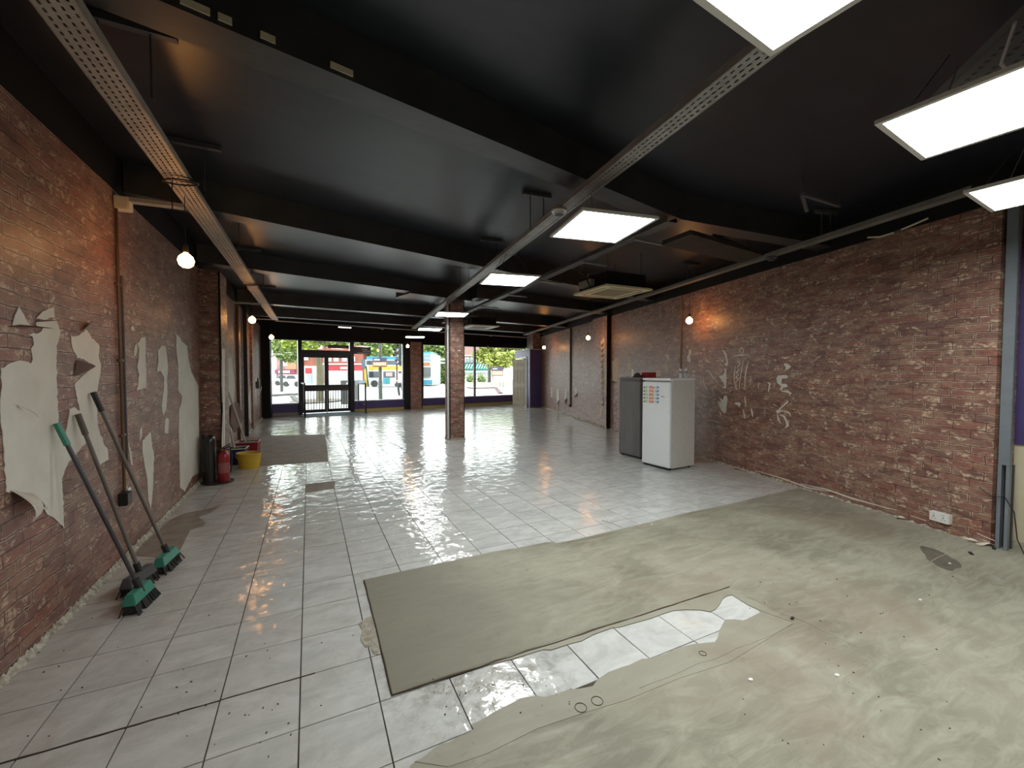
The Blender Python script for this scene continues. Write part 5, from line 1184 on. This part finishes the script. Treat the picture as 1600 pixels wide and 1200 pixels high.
for x0, m in ((598.5, M_BLUEP), (604, M_TEALS)): epart('coloured_door', m, bs, [(x0, x0+5, 590, 600, 46.94, .04)])
wheel(bs, 585, 599.5, .38, 46.95); wheel(bs, 622, 600.5, .38, 46.95)
epart('orange_lamp', mat('amber', (.6, .25, .03), .4), bs, [(606, 610, 571.5, 575, 46.9, .06)])
bb = ething('double_decker_bus', 660, 50, 'blue and white double-decker bus facing the shop, beside the pier', 'bus')
p0_, p1_ = 640, 675; D = 50
mb = MB(); prof = [(0, 602), (0, 594), (.02, 575), (.06, 560), (.16, 552), (.35, 549.5), (1, 549.5)]
zc = [zz(q, D) for _, q in prof]
def busprism(px0, px1, inset, name, m, q0, q1, dep):
    return epart(name, m, bb, [(px0, px1, q0, q1, D-inset, dep)])
busprism(640, 675, 0, 'body', M_WHITEP, 553, 602, 6); busprism(642, 673.5, -.3, 'roof_dome', M_BLUEP, 550, 553, 5)
busprism(652, 672.5, .06, 'upper_windscreen', mat('sky_glass', (.12, .17, .22), .15), 553.5, 564.5, .06); busprism(652, 672, .06, 'destination_panel', mat('amber_display', (.28, .10, .03), .5), 566.5, 571.5, .06)
busprism(652, 673, .06, 'windscreen', mat('grey_glass', (.05, .055, .055), .15), 574, 588.5, .06); busprism(640, 675.3, .08, 'blue_skirt', M_BLUEP, 594, 601, .08)
busprism(654, 672, .10, 'bumper_line', M_STRUT, 589.3, 590.3, .08); wheel(bb, 645, 599.5, .4, D-.05)
# white parked cars through the left window
for k, (px, D_, lab) in enumerate(((441, 52, 'white parked car below the raspberry shop front, left one'), (455, 47, 'white parked car beside it, nearer the door'))):
    t = ething('car', px, D_, lab, 'car')
    mb = MB(); sc_ = FPX/D_; prof = [(-2.0, .25), (-2.05, .7), (-1.35, .85), (-.85, 1.35), (.7, 1.35), (1.3, .88), (2.0, .78), (2.05, .25)]
    base = E3(px, D_, gz(D_)); mb.prism([base+RX*(x*.5)+Vector((0, 0, z)) for x, z in prof], FH*1.6); mb.build('car_body', M_WHITEP, t, bevel=.03)
    mb = MB(); mb.prism([base-FH*.01+RX*(x*.5)+Vector((0, 0, z)) for x, z in ((-1.2, .9), (-.8, 1.27), (.62, 1.27), (1.1, .9))], FH*.02); mb.build('side_window', M_DG, t)
    for s in (-1, 1):
        c = base+RX*(s*.62)+Vector((0, 0, .30)); MB().tube([c-FH*.02, c+FH*.2], .30, 14).build('wheel', M_CABLE, t)
# kerbs and low rail
t = bpy.data.objects['street_ground']; PM[t.name] = None
MB().bar(E3(424, 27, zz(618, 27)), E3(466, 25, zz(616, 25)), .2, .14).build('kerb_stone', mat('dark_kerb', (.035, .032, .03), .8), t)
MB().bar(E3(456, 24, zz(619, 24)), E3(468, 20, zz(630, 20)), .22, .14).build('kerb_stone', MATS['dark_kerb'], t)
for a, b, wd in (((731, 605.5), (739, 607.2), .25), ((739, 607), (776, 606), .35), ((775, 606), (782, 617), .3)):
    Da, Db = [1.75*FPX/(q-579.5) for q in (a[1], b[1])]
    MB().bar(E3(a[0], Da, gz(Da)), E3(b[0], Db, gz(Db)), wd, .14).build('kerb_stone', mat('maroon_kerb', (.06, .02, .022), .7), t)
mb = MB(); c = E3(495, 21.6, gz(21)); mb.prism([c+RX*(1.15*math.cos(a))+FH*(1.6*math.sin(a)) for a in [2*PI*k/20 for k in range(20)]], (0, 0, .04)); mb.build('soil_bed', noisy('earth', (.06, .05, .035), (.10, .085, .06), 5, .9), t)
# litter bin
t = ething('litter_bin', 543, 18.6, 'dark square litter bin outside the right door leaf', 'bin')
epart('bin_body', mat('charcoal_bin', (.012, .012, .013), .5), t, [(533, 552, 603, 632, 18.4, .5)]); epart('bin_hood', M_FRAME, t, [(532, 554.5, 594.5, 603, 18.4, .55)]); epart('white_label', M_STONE, t, [(541, 547, 598, 601, 18.36, .03)])
# lamp column and for-sale board
t = ething('lamp_column', 594, 21.5, 'thick dark grey lamp column outside the window right of the door', 'lamp post')
c = E3(594.3, 21.5, 0); MB().tube([(c.x, c.y, zz(624, 21.5)), (c.x, c.y, zz(595, 21.5)), (c.x, c.y, zz(594.5, 21.5)), (c.x, c.y, 6)], [.105, .10, .085, .08], 14).build('column_shaft', noisy('weathered_grey_column', (.035, .038, .032), (.055, .06, .05), 5, .6), t, smooth=True)
def board(px0, px1, q0, q1, D_, lab, posts, half, pm):
    t = ething('sale_board', (px0+px1)/2, D_, lab, 'sign', z=zz(q1, D_) if not posts else None)
    epart('board_top', mat('slate_purple_board', (.035, .032, .065), .5), t, [(px0, px1, q0, half, D_, .04)]); epart('board_band', mat('orange_band', (.22, .09, .03), .5), t, [(px0, px1, half, q1, D_, .04)])
    glyphs(t, px0+1.5, px1-1.5, half+1., q1-2, D_, mat('pale_orange_letters', (.62, .42, .30), .5)); glyphs(t, px0+2, (px0+px1)/2, q0+1.6, half-1.5, D_, mat('grey_letters', (.4, .4, .45), .5))
    for p_ in posts: epart('post', pm, t, [(p_-.4, p_+.4, q1, 605, D_+.05, .06)])
board(582.5, 604.5, 559, 573.5, 21.2, 'slate and orange agent board fixed to the lamp column', (), 565.2, M_STRUT)
board(768, 787, 573.5, 588, 44, 'purple and orange agent board on two posts at right', (781, 786), 579, M_STRUT)
# tall narrow roadside signs
t = ething('signpost', 571, 46, 'leaning yellow post carrying a blue-grey sign plate in front of the bus', 'signpost')
def quad(l, D_, dep): return MB().prism([E3(x, D_, zz(y, D_)) for x, y in l], FH*dep)
quad([(569, 575), (571.5, 575), (576, 604.5), (569.5, 604.5)], 46, .2).build('post_body', M_YEL, t)
quad([(571.5, 572), (572.2, 572), (575.5, 604), (574.2, 604)], 45.9, .2).build('dark_edge', M_CABLE, t)
quad([(564, 562), (569, 560.5), (571.5, 575.5), (566, 576)], 45.9, .12).build('sign_plate', mat('sign_slate', (.04, .055, .07), .4), t)
# traffic light
t = ething('traffic_light', 626, 24, 'three-lamp black traffic light on a pole beside the brick-print pier', 'traffic light')
for k in range(3):
    q = 543+k*9.2
    h_ = epart('lamp_head', mat('signal_black', (.008, .008, .01), .4), t, [(618.5, 625, q, q+8.2, 24, .25)]); c = E3(620.8, 23.95, zz(q+4, 24)); MB().tube([c, c+FH*.05], .09, 12).build('lens', mat('grey_lens', (.25, .26, .30), .2), h_)
    a = [E3(616, 23.8, zz(q+1, 24)), E3(619, 23.8, zz(q+.5, 24)), E3(619, 23.8, zz(q+5, 24))]; MB().prism(a, FH*.2).build('visor', MATS['signal_black'], h_)
epart('backing_board', mat('signal_black'), t, [(624, 626.5, 540, 572, 24.1, .08)]); epart('pole', M_TRAY2, t, [(627.5, 629, 530, 630, 24.2, .07)])
epart('control_box', mat('dark_red_box', (.08, .03, .03), .5), t, [(619, 621, 569, 594, 24.3, .1)])
# pedestrian
def pedestrian(px, D_, lab):
    t = ething('person', px, D_, lab, 'person'); zb = gz(D_)
    me = bpy.data.meshes.new('body'); J = [(0, 0, .92), (0, 0, 1.12), (.0, 0, 1.34), (0, 0, 1.42), (0, -.01, 1.56),
         (.09, 0, .88), (.16, -.03, .50), (.24, .05, .08), (.28, -.05, .05), (-.09, 0, .88), (-.10, -.05, .50), (-.06, .02, .08), (-.08, -.10, .05),
         (.17, 0, 1.33), (.25, -.02, 1.08), (.22, -.14, .92), (-.17, 0, 1.33), (-.25, -.02, 1.07), (-.30, -.12, .88)]
    Ed = [(0, 1), (1, 2), (2, 3), (3, 4), (0, 5), (5, 6), (6, 7), (7, 8), (0, 9), (9, 10), (10, 11), (11, 12), (2, 13), (13, 14), (14, 15), (2, 16), (16, 17), (17, 18)]
    Rr = [.14, .13, .15, .06, .095, .09, .065, .045, .04, .09, .065, .045, .04, .065, .045, .03, .065, .045, .03]
    k = .93; me.from_pydata([(x*k, y*k, z*k) for x, y, z in J], Ed, []); o = bpy.data.objects.new('body', me); COL.objects.link(o); o.parent = t
    o.modifiers.new('skin', 'SKIN'); o.modifiers.new('sub', 'SUBSURF').levels = 1; me.skin_vertices or None
    sv = me.skin_vertices[0].data if len(me.skin_vertices) else None
    if sv:
        for i, r in enumerate(Rr): sv[i].radius = (r*k, r*k)
        sv[0].use_root = True
    o.modifiers['sub'].render_levels = 1
    me.materials.append(mat('skin', (.45, .28, .20), .5))
    MB().lathe([(.15, .86), (.155, 1.0), (.165, 1.2), (.175, 1.28), (.10, 1.34), (.06, 1.36)], n=14, sx=1.05, sy=.8).build('white_shirt', M_STONE, t, world=False, smooth=True)
    m = MB()
    for J_ in ((5, 6, 7), (9, 10, 11)): m.tube([Vector(J[j])*k for j in J_], [.105*k, .085*k, .07*k], 10)
    m.lathe([(.15, .76), (.155, .88)], n=14, sy=.8); m.build('dark_trousers', mat('charcoal_cloth', (.03, .033, .037), .8), t, world=False, smooth=True)
    m = MB()
    for J_ in ((13, 14, 15), (16, 17, 18)): m.tube([Vector(J[j])*k for j in J_[:2]], [.075*k, .06*k], 8)
    m.build('sleeves', M_STONE, t, world=False)
    MB().lathe([(.095, 1.46), (.105, 1.50), (.095, 1.56), (.05, 1.60), (0, 1.605)], n=12).build('hair', mat('dark_hair', (.04, .03, .025), .7), t, world=False, smooth=True)
    MB().box((.34, -.14, .72), (.22, .08, .24)).build('shopping_bag', mat('grey_bag', (.2, .2, .2), .6), t, world=False)
    return t
pedestrian(625, 25.8, 'person in a white shirt and dark trousers walking past the traffic light')
# planting and street clutter near the awning
for k, (px, D_, w_, q0, q1, m, lab) in enumerate(((735, 60, 9, 588, 598, M_L2, 'low green shrub under the green awning, left one'), (752, 58, 12, 587, 599, M_L2, 'low green shrub right of it by the posts'))):
    t = ething('shrub', px, D_, lab, 'shrub'); mb = MB(); c = E3(px, D_, (zz(q0, D_)+zz(q1, D_))/2)
    for q in range(320):
        u_ = Vector((random.gauss(0, .4), random.gauss(0, .4), random.gauss(0, .4))); p = c+Vector((u_.x*w_/FPX*D_*.8, u_.y*.8, u_.z*.8)); s = random.uniform(.08, .2)
        a = Vector((random.gauss(0, 1), random.gauss(0, 1), random.gauss(0, 1))).normalized(); b = a.orthogonal().normalized(); mb.add([p-a*s-b*s*.5, p+a*s-b*s*.5, p+a*s*.6+b*s*.5, p-a*s*.6+b*s*.5], [(0, 1, 2, 3)])
    mb.build('foliage', m, t)
t = ething('low_wall', 760, 50, 'low beige garden wall below the signboard', 'low wall'); epart('wall_stones', mat('beige_stone', (.42, .38, .30), .8), t, [(727, 812, 597.5, 602.5, 50, .3)])
t = ething('sign_post', 764, 50, 'thin dark post standing left of the signboard', 'post'); epart('post_shaft', M_STRUT, t, [(762, 763.2, 567, 598, 49, .12)]); epart('post_cap', M_STRUT, t, [(761, 764.4, 577, 579, 48.9, .2)])
t = ething('utility_cabinet', 561, 45, 'pale blue-grey street cabinet beyond the litter bin', 'cabinet'); epart('cabinet_body', mat('cabinet_blue', (.11, .14, .18), .5), t, [(556, 568, 593.5, 599, 45, .5)]); epart('cabinet_plinth', M_STRUT, t, [(556, 568, 599, 601, 45, .5)])
for px, D_, lab in ((432.5, 55, 'dark signal post left of the parked cars'), (438, 50, 'thick grey lamp post in front of the raspberry shop')):
    t = ething('street_post', px, D_, lab, 'post'); epart('post_shaft', mat('dark_post_blue', (.04, .045, .07), .5) if px < 435 else mat('mauve_grey_post', (.10, .085, .095), .6), t, [(px-.7 if px < 435 else px-1, px+.7 if px < 435 else px+1, 579 if px < 435 else 545, 602, D_, .1)])
    epart('post_collar', M_STRUT, t, [(px-1.4, px+1.4, 590, 591.5, D_-.1, .2)])
